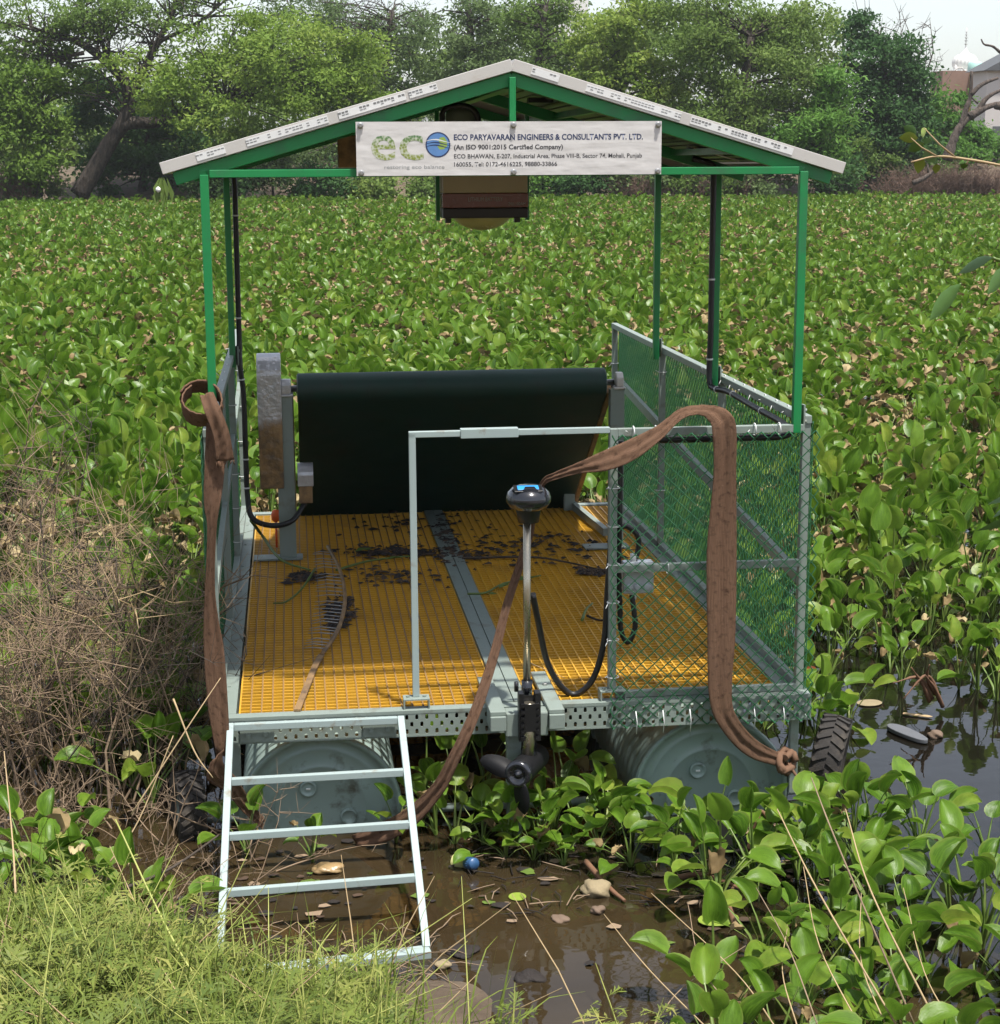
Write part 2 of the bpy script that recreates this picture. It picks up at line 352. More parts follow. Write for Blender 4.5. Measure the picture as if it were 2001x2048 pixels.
# perforated front beam: slots are real openings
def perforated(mb, x0, x1, y, z0, z1, rows=3, pitch=.036):
    hz = (z1-z0)/rows
    for r_ in range(rows):
        off = 0 if r_ % 2 else pitch/2; a = x0; zc0, zc1 = z0+r_*hz, z0+(r_+1)*hz
        edges = [x0]; x = x0+off+(pitch if off == 0 else 0)
        while x < x1-1e-6: edges.append(x); x += pitch
        edges.append(x1)
        for a, b_ in zip(edges, edges[1:]):
            if b_-a < pitch*.9:
                mb.add([(a, y, zc0), (b_, y, zc0), (b_, y, zc1), (a, y, zc1)], [(0, 1, 2, 3)]); continue
            cx, cz = (a+b_)/2, (zc0+zc1)/2; hw, hh, k = .0055, .0095, .003
            inn = [(cx-hw+k, cz-hh), (cx+hw-k, cz-hh), (cx+hw, cz-hh+k), (cx+hw, cz+hh-k), (cx+hw-k, cz+hh), (cx-hw+k, cz+hh), (cx-hw, cz+hh-k), (cx-hw, cz-hh+k)]
            o4 = [(a, zc0), (b_, zc0), (b_, zc1), (a, zc1)]
            vs = [(u, y, w_) for u, w_ in o4]+[(u, y, w_) for u, w_ in inn]
            mb.add(vs, [(0, 1, 5, 4), (1, 6, 5), (1, 2, 7, 6), (2, 8, 7), (2, 3, 9, 8), (3, 10, 9), (3, 0, 11, 10), (0, 4, 11)])
            vs = [(u, y, w_) for u, w_ in inn]+[(u, y+.006, w_) for u, w_ in inn]
            mb.add(vs, [(i, i+8, (i+1) % 8+8, (i+1) % 8) for i in range(8)])
mb = MB(); perforated(mb, -.05, 2.09, -.052, D-.088, D-.008)
mb.lim(-.05, 2.09, -.053, -.002, D-.008, D+.004); mb.lim(-.05, 2.09, -.053, -.004, D-.094, D-.088)
mb.build('front_beam', M['steel'], raft)
for x0, x1 in ((-.075, -.008), (1.995, 2.09)):
    mb = MB(); mb.lim(x0, x1, .0, 3.66, D-.004, D+.004); mb.lim(x0, x0+.005, 0, 3.66, D-.09, D-.004); mb.lim(x1-.005, x1, 0, 3.66, D-.09, D-.004)
    for k in range(7): mb.box((x0+.033, .35+.5*k, D+.0055), (.012, .05, .003))
    mb.build('side_channel', M['steel'], raft)
mb = MB()
for x0, x1 in ((.942, .990), (.994, 1.042)):
    mb.lim(x0, x1, .0, 3.62, D-.006, D+.008); mb.lim(x0, x0+.004, 0, 3.62, D-.07, D-.006); mb.lim(x1-.004, x1, 0, 3.62, D-.07, D-.006)
mb.build('centre_channel', M['steel'], raft)
mb = MB(); mb.lim(-.07, 2.09, 3.62, 3.68, D-.09, D+.006); mb.build('back_beam', M['steel'], raft)
for k in range(5):
    y = .55+.72*k; MB().lim(-.003, 1.99, y, y+.05, D-.09, D-.034).build('cross_bearer', M['steel'], raft)
def grating(x0, x1, topmat):
    mb = MB(); n = round((x1-x0)/.0385); p = (x1-x0)/n
    for i in range(n+1):
        x = x0+i*p; mb.lim(x-.0032, x+.0032, .004, 3.61, D-.028, D-.0015); mb.lim(x-.0028, x+.0028, .004, 3.61, D-.0015, D, topmat if 0 < i < n else 0)
    m_ = round(3.6/.0385); q = 3.606/m_
    for j in range(m_+1):
        y = .004+j*q; mb.lim(x0, x1, y-.003, y+.003, D-.028, D-.002)
    return mb.build('deck_grating', [M['frp'], M['frp_top']], raft)
grating(.004, .935, 1); grating(1.05, 1.988, 0)
# drums
def drum(cx, y0, bung=True):
    mb = MB(); L = .88; r = .289; cz = .088
    prof = [(r-.012, .004), (r, 0), (r+.002, .012), (r-.004, .02)]
    for k in range(4): pass
    s = .02
    while s < L-.03:
        prof.append((r-.006, s)); prof.append((r-.006+(.007 if (int(s/.035) % 2 == 0) else 0), s+.012)); s += .035
    prof += [(r-.004, L-.02), (r, L-.01), (r, L), (r-.012, L-.004)]
    mb.lathe(prof, (cx, y0, cz), 'Y', 48)
    o = mb.build('drum', M['drum'], raft)
    mb = MB(); mb.lathe([(r-.011, .004), (r-.013, .028), (r-.05, .030), (r-.055, .025), (r-.062, .030), (.17, .031), (.165, .026), (.16, .031), (0.001, .033)], (cx, y0, cz), 'Y', 48)
    mb.build('drum_head', M['drum'], o)
    mb = MB(); mb.lathe([(r+.004, -.004), (r+.009, .003), (r+.009, .016), (r+.003, .022), (r-.010, .018), (r-.010, -.002), (r+.004, -.004)], (cx, y0, cz), 'Y', 48); mb.build('clamp_ring', M['drum'], o)
    if bung:
        mb = MB(); mb.lathe([(.030, .034), (.032, .026), (.029, .020), (.024, .021), (.022, .027), (.012, .027), (.001, .027)], (cx-.045, y0, cz+.085), 'Y', 24)
        mb.box((cx-.045, y0+.024, cz+.085), (.016, .006, .005), 1)
        mb.build('bung', [M['drum'], M['white']], o)
        mb = MB(); mb.lathe([(.030, .034), (.032, .026), (.029, .020), (.024, .021), (.022, .027), (.001, .027)], (cx+.10, y0, cz-.03), 'Y', 24); mb.build('bung', M['drum'], o)
for cx in (.285, 1.735):
    drum(cx, .015); drum(cx, .93, False)
# axle, wheels, struts
MB().tube([(-.2, .16, .03), (2.24, .16, .03)], .016, 12).build('axle', M['pale'], raft)
def wheel(c, tilt, rad=.17, wd=.105):
    rot = Euler((0, tilt[0], tilt[1])).to_matrix()
    def X(mb):
        mb.v = [tuple(rot @ (Vector(p))+Vector(c)) for p in mb.v]; return mb
    k = wd/2
    prof = [(rad*.56, -k*.7), (rad*.75, -k*1.02), (rad*.92, -k), (rad*.985, -k*.7), (rad, -k*.25), (rad, k*.25), (rad*.985, k*.7), (rad*.92, k), (rad*.75, k*1.02), (rad*.56, k*.7), (rad*.56, -k*.7)]
    mb = MB(); mb.lathe(prof, (0, 0, 0), 'X', 40)
    for i in range(26):
        for s in (-1, 1):
            a = 2*math.pi*(i+(.5 if s > 0 else 0))/26
            d = Vector((0, math.cos(a), math.sin(a))); t = Vector((0, -math.sin(a), math.cos(a)))
            p = d*(rad+.001)+Vector((s*k*.06, 0, 0)); q = d*(rad*.975)+Vector((s*k*.92, 0, 0))+t*.026*1
            mb.beam(p, q, .017, .014, 0, d)
    w_ = X(mb).build('wheel', M['rubber'], raft)
    X(MB().lathe([(rad*.56, -k*.6), (rad*.5, -k*.4), (rad*.2, -k*.1), (rad*.18, k*.1), (rad*.5, k*.4), (rad*.56, k*.6)], (0, 0, 0), 'X', 28)).build('rim', M['steel'], w_)
wheel((2.275, .30, .085), (.16, -.42), .185, .115); wheel((-.205, .17, .055), (.05, .22), .15, .095)
MB().lim(2.03, 2.062, .0, .03, .08, D-.094).build('strut', M['steel'], raft, bevel=.003)
MB().lim(-.03, .0, .04, .07, .08, D-.094).build('strut', M['steel'], raft, bevel=.003)
# motor mount: two arms lying on the deck and the cross block in front
for x0, yb in ((.885, .26), (1.095, .30)):
    mb = MB(); mb.lim(x0, x0+.056, -.175, yb, D+.009, D+.026); mb.lim(x0, x0+.056, -.185, -.06, D-.045, D+.009)
    mb.build('mount_arm', M['steel'], raft, bevel=.003)
    mb = MB(); mb.lathe([(.010, D+.026), (.010, D+.032), (.006, D+.034), (.001, D+.034)], (x0+.028, .12, 0), 'Z', 6, 0, False); mb.build('bolt', M['bolt'], raft)
MB().lim(.942, 1.094, -.165, -.095, D-.075, D+.015).build('mount_block', M['steel'], raft, bevel=.006)
MB().lim(.955, 1.008, -.085, -.045, -.25, D-.096).build('mount_post', M['steel'], raft, bevel=.003)
# saddle brackets of the gate on the front beam
for x in (.636, 1.352):
    mb = MB(); mb.lim(x-.047, x-.042, -.04, .02, D+.004, D+.036); mb.lim(x+.042, x+.047, -.04, .02, D+.004, D+.036); mb.lim(x-.047, x+.047, -.04, .02, D+.036, D+.041)
    for s in (-.03, .03): mb.lathe([(.007, D+.041), (.007, D+.047), (.001, D+.047)], (x+s, -.01, 0), 'Z', 6, 0, False)
    mb.build('saddle_bracket', M['steel'], raft)

# ------------------------------------------------------------------ ladder
lad = thing('boarding_ladder', 'pale grey square-tube ladder leaning from deck edge down to the muddy shore', 'ladder', (.28, -.95, 0))
LA, LB = Vector((-.026, -.085, .462)), Vector((-.046, -.995, .0)); RA, RB = Vector((.575, -.085, .462)), Vector((.590, -.965, .01))
for a, b_ in ((LA, LB+Vector((0, -.03, -.015))), (RA, RB)):
    d = (b_-a).normalized(); MB().beam(a-d*.01, b_+d*.01, .024, .024).build('side_rail', M['pale'], lad, bevel=.002)
for t in (0, .255, .495, .725):
    MB().beam(LA.lerp(LB, t)+Vector((.0125, 0, 0)), RA.lerp(RB, t)-Vector((.0125, 0, 0)), .024, .024).build('rung', M['pale'], lad, bevel=.002)
MB().beam((.02, -1.055, -.005), (.60, -.985, .0), .05, .026).build('foot_bar', M['pale'], lad, bevel=.002)
for x in (.065, .50):
    mb = MB(); mb.lim(x-.06, x+.06, -.062, -.054, D-.085, D-.03)
    for s in (-.03, .03): mb.lathe([(.008, -.074), (.008, -.062), (.001, -.062)][::1], (x+s, 0, D-.058), 'Y', 6, 0, False); mb.box((x+s, -.068, D-.058), (.014, .012, .014))
    mb.build('hinge_plate', M['steel'], lad)

# ------------------------------------------------------------------ chain-link fences and gate
def chainlink(u0, u1, z0, z1, fn, r=.0029, cell=.050, pz=.024):
    """zig-zag wires standing side by side; fn(u, z, out) gives the 3-D point"""
    mb = MB(); n = int((u1-u0)/cell*2); rows = int((z1-z0)/pz)
    for i in range(n+1):
        u = u0+i*cell/2
        pts = []
        for j in range(rows+1):
            s = -1 if ((i+j) % 2) else 1
            uu = min(max(u+s*cell*.27, u0), u1)
            pts.append(fn(uu, z0+j*pz, .0025*s))
        mb.tube(pts, r, 4, 0, False)
    return mb
def ties(parent, pts, ax, long=.05):
    for p in pts:
        mb = MB(); x, y, z = p
        loop = [(math.cos(a), math.sin(a)) for a in [k*math.pi/5 for k in range(11)]]
        q = {'X': lambda c, s: (x, y+c*.022, z+s*.022), 'Y': lambda c, s: (x+c*.022, y, z+s*.022), 'Z': lambda c, s: (x+c*.022, y+s*.022, z)}[ax]
        mb.tube([q(c, s) for c, s in loop], .0023, 4, 0, False)
        mb.tube([(x-.02, y-.01, z), (x-.02-long*.4, y-.025, z+rng.uniform(-.02, .03))], .0017, 4)
        mb.build('cable_tie', M['tie'], parent)
ZT = D+1.0
fr = thing('mesh_fence', 'long green chain-link side fence along the right edge of the raft', 'fence', (2.06, 1.9, D))
for y in (0.02, 1.25, 2.47, 3.76): MB().lim(2.045, 2.075, y-.015, y+.015, D-.06, ZT).build('post', M['steel'], fr, bevel=.002)
MB().lim(2.043, 2.077, .0, 3.78, ZT, ZT+.03).build('top_rail', M['steel'], fr, bevel=.003)
MB().lim(2.045, 2.075, .035, 3.745, D+.005, D+.033).build('bottom_rail', M['steel'], fr, bevel=.002)
MB().beam((2.06, .06, D+.42), (2.06, 3.7, D+.72), .022, .045).build('brace_bar', M['steel'], fr)
chainlink(.0, 3.77, D-.05, ZT+.02, lambda u, z, o: (2.083+o, u, z)).build('wire_mesh', M['wire'], fr, kind='stuff')
ties(fr, [(2.06, 1.25, D+.8), (2.06, 2.47, D+.62), (2.06, 2.47, D+.9), (2.06, 3.76, D+.8), (2.06, 2.47, D+.3)], 'Z')
ties(fr, [(2.06, .25+.16*k, ZT+.012) for k in range(9)], 'X', .03)
fl = thing('mesh_fence', 'green chain-link side fence seen almost edge-on at the raft left edge', 'fence', (-.075, 1.9, D))
for y in (0.02, 1.25, 2.47, 3.76): MB().lim(-.085, -.055, y-.015, y+.015, D-.06, ZT).build('post', M['steel'], fl, bevel=.002)
MB().lim(-.087, -.053, .0, 3.78, ZT, ZT+.03).build('top_rail', M['steel'], fl, bevel=.003)
MB().lim(-.085, -.055, .035, 3.745, D+.005, D+.033).build('bottom_rail', M['steel'], fl, bevel=.002)
MB().beam((-.07, .06, D+.42), (-.07, 3.7, D+.72), .022, .045).build('brace_bar', M['steel'], fl)
chainlink(.0, 3.77, D-.05, ZT+.02, lambda u, z, o: (-.093+o-.02*math.sin(u*2.5)*math.sin((z-D)*3), u, z)).build('wire_mesh', M['wire'], fl, kind='stuff')
ties(fl, [(-.07, 2.47, D+.1+.17*k) for k in range(5)]+[(-.07, 3.76, D+.2+.2*k) for k in range(4)], 'Z', .07)
ties(fl, [(-.07, .5+.3*k, ZT+.012) for k in range(9)], 'X')

gt = thing('front_gate', 'mesh gate and sliding handrail across the front of the raft', 'gate', (1.35, 0, D))
MB().lim(1.338, 1.366, -.014, .014, D+.041, ZT).build('gate_post', M['steel'], gt, bevel=.002)
MB().lim(1.366, 2.043, -.014, .014, ZT-.028, ZT).build('top_rail', M['steel'], gt, bevel=.002)
MB().lim(1.366, 2.043, -.012, .012, D+.475, D+.503).build('middle_rail', M['steel'], gt, bevel=.002)
MB().lim(1.366, 2.043, -.012, .012, D+.006, D+.030).build('bottom_rail', M['steel'], gt, bevel=.002)
MB().lim(.624, .648, -.012, .012, D+.041, D+1.0).build('handrail_post', M['pale'], gt, bevel=.002)
MB().lim(.624, 1.338, -.012, .012, D+.985, D+1.006).build('handrail', M['pale'], gt, bevel=.002)
MB().lim(.806, 1.010, -.018, .018, D+.979, D+1.012).build('sliding_sleeve', M['pale'], gt, bevel=.002)
chainlink(1.335, 2.09, D-.095, ZT+.005, lambda u, z, o: (u, -.060+o+.012*math.sin(u*9)*math.sin(z*5), z), .0031).build('wire_mesh', M['wire'], gt, kind='stuff')
ties(gt, [(1.352, -.02, D+.09+.14*k) for k in range(7)], 'Z', .03)
ties(gt, [(1.42, -.02, ZT-.012), (1.50, -.02, ZT-.012), (1.86, -.02, ZT-.012), (1.95, -.02, ZT-.012), (1.55, -.02, D+.49), (1.93, -.02, D+.49)], 'X', .03)
for x in (1.43, 1.53, 1.63, 1.87, 1.98):
    MB().tube([(x, -.066, D-.03), (x+.004, -.072, D-.07), (x+.002, -.07, D-.115)], .0022, 4).build('cable_tie', M['tie'], gt)

# ------------------------------------------------------------------ canopy frame, solar panels, banner
ca = thing('canopy_frame', 'green painted steel canopy frame carrying two sloping solar panels', 'canopy', (1.0, 1.2, D+1.0))
EL = Vector((-.195, 0, 2.412)); RG = Vector((.996, 0, 2.752)); ER = Vector((2.172, 0, 2.400))
for x, y in ((-.048, .0), (-.058, 2.42), (2.018, .0), (2.015, 1.22), (2.015, 2.42)):
    o = MB().lim(x-.0145, x+.0145, y-.0145, y+.0145, ZT-.03 if y or x > 1 else ZT-.1, 2.372).build('post', M['green'], ca, bevel=.002)
    mb = MB(); mb.lim(x-.006, x+.03, y+.016, y+.022, ZT-.02, ZT+.07); mb.lim(x+.024, x+.030, y-.012, y+.016, ZT-.02, ZT+.07)
    for zz in (ZT+.01, ZT+.05): mb.lathe([(.007, x+.030), (.007, x+.037), (.001, x+.037)], (0, y, zz), 'X', 6, 0, False)
    mb.build('post_bracket', M['steel'], o)
MB().lim(-.03, 2.0, -.012, .012, 2.362, 2.388).build('tie_bar', M['green'], ca, bevel=.002)
MB().lim(-.03, 2.0, 2.408, 2.432, 2.362, 2.388).build('tie_bar', M['green'], ca, bevel=.002)
for x in (-.052, 2.016): MB().lim(x-.012, x+.012, .015, 2.405, 2.362, 2.388).build('eave_rail', M['green'], ca, bevel=.002)
def slope(s, y, E_, n=0):
    """point on a roof slope: s 0 at ridge, 1 at eave; n metres below the panel's top"""
    d = (E_-RG); nrm = Vector((d.z, 0, -d.x)).normalized()
    if nrm.z > 0: nrm = -nrm
    p = RG+d*s+nrm*n; return Vector((p.x, y, p.z))
for E_ in (EL, ER):
    for y in (.035, 1.22, 2.40):
        mb = MB()
        mb.beam(slope(.012, y, E_, .064), slope(.975, y, E_, .064), .034, .044, 0, slope(0, 0, E_, -1)-slope(0, 0, E_, 0))
        mb.build('rafter', M['green'], ca, bevel=.002)
    for s in (.3, .72):
        MB().beam(slope(s, .06, E_, .056), slope(s, 2.38, E_, .056), .03, .024).build('purlin', M['green'], ca)
for y in (.0, 2.42): MB().lim(.984, 1.006, y-.011, y+.011, 2.388, 2.69).build('king_post', M['green'], ca, bevel=.002)
MB().lim(.975, 1.017, .06, 2.38, 2.655, 2.672).build('ridge_bar', M['green'], ca)
def panelmat():
    m, nt, b = newmat('panel_underside')
    tc = nd(nt, 'ShaderNodeTexCoord'); wv = nd(nt, 'ShaderNodeTexWave', bands_direction='Y'); wv.inputs['Scale'].default_value = 5.0
    wv.inputs['Distortion'].default_value = .0; nt.links.new(tc.outputs['Object'], wv.inputs['Vector'])
    c = mixc(nt, ramp(nt, wv.outputs['Fac'], .3, .8), (.085, .075, .045), (.035, .028, .018)); nt.links.new(c, b.inputs['Base Color'])
    b.inputs['Roughness'].default_value = .35; return m
M['under'] = panelmat()
M['cell'] = pm('blue_black_solar_glass', (.006, .009, .018), .12, var=.1)
M['sticker'] = pm('white_sticker', (.68, .68, .67), .4, var=.03)
M['print'] = pm('grey_print', (.16, .16, .16), .6, var=.1)
def solar(E_, label, marks):
    th = thing('solar_panel', label, 'solar panel', tuple(slope(.5, 1.2, E_, 0)))
    Y0, Y1 = .0, 2.44; up = slope(0, 0, E_, -1)-slope(0, 0, E_, 0)
    L = (E_-RG).length; g0 = .007/L
    W_ = .04
    for y in (Y0+.0175, Y1-.0175):
        MB().beam(slope(g0, y, E_, .02), slope(1, y, E_, .02), .035, W_, 0, up).build('frame_rail', M['alu'], th, bevel=.0015)
    for s in (g0+.0175/L, 1-.0175/L):
        MB().beam(slope(s, Y0+.036, E_, .02), slope(s, Y1-.036, E_, .02), .035, W_, 0, up).build('frame_rail', M['alu'], th, bevel=.0015)
    mb = MB(); a = g0+.036/L; e = 1-.036/L
    q = [slope(a, Y0+.036, E_, .004), slope(e, Y0+.036, E_, .004), slope(e, Y1-.036, E_, .004), slope(a, Y1-.036, E_, .004)]
    mb.add(q, [(0, 1, 2, 3)]); mb.build('glass', M['cell'], th)
    mb = MB()
    for k in range(23):
        s0 = a+(e-a)*k/23; mb.beam(slope(s0+.002, Y0+.037, E_, .010), slope(s0+.002, Y1-.037, E_, .010), .018, .006, 0, up)
    q = [slope(a, Y0+.036, E_, .007), slope(e, Y0+.036, E_, .007), slope(e, Y1-.036, E_, .007), slope(a, Y1-.036, E_, .007)]
    mb.add(q, [(0, 1, 2, 3)]); mb.build('backsheet', M['under'], th)
    for s in (.22, .5, .78):       # junction boxes and leads under the panel
        MB().box(slope(s, 1.1, E_, .022), (.10, .05, .02)).build('junction_box', M['black'], th)
    for s, yy in ((.15, .55), (.36, .75), (.62, .5), (.72, 1.0)):
        MB().tube([slope(s, yy, E_, .03), slope(s+.10, yy-.08, E_, .034), slope(s+.17, yy-.05, E_, .03)], .0035, 5).build('lead', M['white'], th)
    for s0, s1, zz in marks:      # stickers with rows of small print on the front frame rail
        o = MB().beam(slope(s0, -.001, E_, .019), slope(s1, -.001, E_, .019), .0016, .024, 0, up).build('sticker', M['sticker'], th)
        mb = MB(); n = int((s1-s0)*L/.012)
        for k in range(n):
            if rng.random() < .25: continue
            s = s0+(s1-s0)*(k+.2)/n
            mb.beam(slope(s, -.0022, E_, .0125+.001*rng.random()), slope(s+(s1-s0)/n*.75, -.0022, E_, .0125), .0006, .005*zz, 0, up)
            if rng.random() < .6: mb.beam(slope(s, -.0022, E_, .021), slope(s+(s1-s0)/n*.8, -.0022, E_, .021), .0006, .0022, 0, up)
        mb.build('print', M['print'], o)
solar(EL, 'left-hand sloping solar panel of the canopy roof', [(.31, .50, 1.1), (.53, .76, .4), (.22, .30, .8), (.82, .90, .5)])
solar(ER, 'right-hand sloping solar panel of the canopy roof', [(.06, .14, .7), (.22, .50, .3), (.53, .84, 1.0)])

bn = thing('banner_sign', 'white plastic-wrapped banner with eco logo and company lettering under the roof', 'sign', (.98, -.05, 2.365))
BX0, BX1, BZ0, BZ1, BY = .461, 1.503, 2.365, 2.543, -.045
mb = MB(); nxx, nzz = 90, 18
for j in range(nzz+1):
    for i in range(nxx+1):
        x = BX0+(BX1-BX0)*i/nxx; z = BZ0+(BZ1-BZ0)*j/nzz
        mb.v.append((x, BY+.0001*math.sin(z*90+x*21)*math.sin(x*6), z))
for j in range(nzz):
    for i in range(nxx): mb.f.append((j*91+i, j*91+i+1, (j+1)*91+i+1, (j+1)*91+i)); mb.m.append(0); mb.sm.append(True)
mb.lim(BX0, BX1, BY+.006, BY+.02, BZ0, BZ1)
m, nt_, b = newmat('wrapped_banner'); tc = nd(nt_, 'ShaderNodeTexCoord'); mp = nd(nt_, 'ShaderNodeMapping'); mp.inputs['Scale'].default_value = (4, 1, 15); mp.inputs['Rotation'].default_value = (0, .16, 0)
nt_.links.new(tc.outputs['Object'], mp.inputs['Vector'])
n1 = noise(nt_, 2.0, 2, .4, mp.outputs[0]); mp2 = nd(nt_, 'ShaderNodeMapping'); mp2.inputs['Scale'].default_value = (9, 1, 9); mp2.inputs['Rotation'].default_value = (0, -.6, 0)
nt_.links.new(tc.outputs['Object'], mp2.inputs['Vector']); n2 = noise(nt_, 1.5, 2, .5, mp2.outputs[0])
b.inputs['Base Color'].default_value = (.60, .58, .565, 1); b.inputs['Roughness'].default_value = .32; b.inputs['Coat Weight'].default_value = .6; b.inputs['Coat Roughness'].default_value = .15
ad = nd(nt_, 'ShaderNodeMath', operation='ADD'); nt_.links.new(n1, ad.inputs[0]); nt_.links.new(n2, ad.inputs[1])
bp = nd(nt_, 'ShaderNodeBump'); bp.inputs['Strength'].default_value = .5; bp.inputs['Distance'].default_value = .0045; nt_.links.new(ad.outputs[0], bp.inputs['Height']); nt_.links.new(bp.outputs[0], b.inputs['Normal']); nt_.links.new(bp.outputs[0], b.inputs['Coat Normal'])
mb.build('board', m, bn)
M['navy'] = pm('navy_print', (.02, .035, .10), .5, var=.1); M['inkgrey'] = pm('dark_grey_print', (.045, .045, .05), .5, var=.1); M['palegrey'] = pm('faded_grey_print', (.30, .31, .31), .5, var=.1)
def text(body, x0, x1, z0, h, mat, parent, y, bold=0, name='lettering'):
    cu = bpy.data.curves.new('t', 'FONT'); cu.body = body; cu.size = 1; cu.offset = bold; cu.resolution_u = 3
    to = bpy.data.objects.new('t', cu); COL.objects.link(to); bpy.context.view_layer.update()
    me = bpy.data.meshes.new_from_object(to.evaluated_get(bpy.context.evaluated_depsgraph_get())); bpy.data.objects.remove(to)
    xs = [v.co.x for v in me.vertices]; w0, w1 = min(xs), max(xs); b_ = BASE[parent.name]
    for v in me.vertices:
        v.co = Vector((x0+(v.co.x-w0)/(w1-w0)*(x1-x0)-b_.x, y-b_.y, z0+v.co.y*h/.70-b_.z))
    me.materials.clear(); me.materials.append(mat)
    o = bpy.data.objects.new(name, me); COL.objects.link(o); BASE[o.name] = b_; o.parent = parent
    return o
def bx(zx): return .461+(zx-90)*.000607
def bz(zy): return 2.543-(zy-65)*.000607
ty = BY-.0005
text('ECO PARYAVARAN ENGINEERS & CONSULTANTS PVT. LTD.', bx(632), bx(1700), bz(165), .0185, M['navy'], bn, ty, .022)
text('(An ISO 9001:2015 Certified Company)', bx(632), bx(1245), bz(216), .0152, M['inkgrey'], bn, ty, .022)
text('ECO BHAWAN, E-207, Industrial Area, Phase VIII-B, Sector 74, Mohali, Punjab', bx(632), bx(1695), bz(265), .0140, M['inkgrey'], bn, ty, .010)
text('160055, Tel: 0172-4616225, 98880-33866', bx(632), bx(1212), bz(309), .0140, M['inkgrey'], bn, ty, .010)
text('restoring eco balance', bx(243), bx(578), bz(320), .0125, M['palegrey'], bn, ty)
m, nt_, b = newmat('leafy_logo_green'); tc = nd(nt_, 'ShaderNodeTexCoord'); vo = nd(nt_, 'ShaderNodeTexVoronoi'); vo.inputs['Scale'].default_value = 110; nt_.links.new(tc.outputs['Object'], vo.inputs['Vector'])
sx = nd(nt_, 'ShaderNodeSeparateXYZ'); nt_.links.new(tc.outputs['Object'], sx.inputs[0])
c = mixc(nt_, ramp(nt_, sx.outputs['Z'], .09, .15), (.21, .25, .045), (.03, .16, .09)); c = mixc(nt_, ramp(nt_, vo.outputs['Distance'], .35, .75), c, (.50, .52, .42)); nt_.links.new(c, b.inputs['Base Color'])
text('e', bx(172), bx(308), bz(268), .118, m, bn, ty, .012, 'logo_letter'); text('c', bx(328), bx(462), bz(268), .118, m, bn, ty, .012, 'logo_letter')
# globe of the logo
gx_, gz_ = bx(543), bz(190); rr = 69*.000607
M['gblue'] = pm('globe_blue', (.10, .22, .46), .5, var=.15, scale=30); M['ggreen'] = pm('globe_green', (.25, .36, .07), .5, var=.15, scale=30)
mb = MB(); mb.add([(gx_+rr*math.cos(a), ty, gz_+rr*math.sin(a)) for a in [k*math.pi/18 for k in range(36)]], [tuple(range(36))])
gl = mb.build('globe', M['gblue'], bn)
mb = MB(); mb.add([(gx_+rr*math.cos(a)*k_, ty-.0002, gz_+rr*math.sin(a)*k_) for a in [k*math.pi/18 for k in range(36)] for k_ in (.90, 1.0)], [(2*i, 2*i+1, (2*i+3) % 72, (2*i+2) % 72) for i in range(36)]); mb.build('globe_rim', M['navy'], gl)
mb = MB(); mb.add([(gx_+rr*u, ty-.0001, gz_+rr*v_) for u, v_ in ((.15, .55), (.5, .62), (.72, .3), (.75, -.1), (.5, -.35), (.15, -.4), (-.05, -.15), (.2, .1), (.05, .3))], [tuple(range(9))]); mb.build('globe_land', M['ggreen'], gl)
for k in range(3):
    mb = MB(); pts = []
    for i in range(13):
        u = -1.1+2.2*i/12; zc = gz_+rr*(.28-.22*k)+rr*.13*math.cos(u*2.2+.6); wv_ = rr*.055*(1-abs(u)/1.25)
        pts += [(gx_+rr*u, ty-.0003, zc-wv_), (gx_+rr*u, ty-.0003, zc+wv_)]
    mb.add(pts, [(2*i, 2*i+2, 2*i+3, 2*i+1) for i in range(12)]); mb.build('globe_wave', M['navy'] if k else M['sticker'], gl)
for x in (BX0+.015, 1.0-.008, BX1-.013):
    for z in (BZ0+.010, BZ1-.012):
        mb = MB(); mb.lathe([(.0105, BY-.003), (.0105, BY-.006), (.006, BY-.008), (.006, BY-.013), (.0005, BY-.013)], (x, 0, z), 'Y', 14, 0, False); mb.build('bolt', M['bolt'], bn)

# battery box hung under the roof, behind the banner
by = 1.15
bt = thing('battery_box', 'plastic-wrapped battery with red label hanging below the banner', 'battery', (1.019, 1.150, 2.132))
M['clear'] = pm('yellowed_plastic_wrap', (.48, .47, .20), .25, var=.2, scale=6, coat=.4, bump=.3, bscale=14)
M['beige'] = pm('beige_battery_case', (.42, .35, .22), .4, var=.12, scale=10)
M['maroon'] = pm('maroon_battery_label', (.15, .04, .03), .25, var=.25, scale=16, coat=.5, bump=.4, bscale=40)
p0 = U(843, 335, 'y', by); p1 = U(1005, 414, 'y', by); z6 = U(843, 368, 'y', by)[2]; z8 = U(843, 396, 'y', by)[2]
MB().lim(p0[0], p1[0], by, by+.26, z6, p0[2]+.03).build('case', M['beige'], bt, bevel=.006)
lb = MB().lim(p0[0]-.002, p1[0]+.002, by-.003, by+.262, z8+.001, z6).build('label', M['maroon'], bt, bevel=.003)
MB().lim(p0[0]-.001, p1[0]+.001, by-.002, by+.26, p1[2], z8).build('case_base', M['black'], bt, bevel=.004)
text('LITHIUM BATTERY', U(888, 0, 'y', by)[0], U(955, 0, 'y', by)[0], U(888, 383, 'y', by)[2], .017, M['palegrey'], lb, by-.0045)
text('24V-100AH', U(966, 0, 'y', by)[0], U(999, 0, 'y', by)[0], U(888, 391, 'y', by)[2], .013, M['palegrey'], lb, by-.0045)
mb = MB(); q0 = U(868, 416, 'y', by); q1 = U(980, 440, 'y', by); cxx = (q0[0]+q1[0])/2; rx = (q1[0]-q0[0])/2
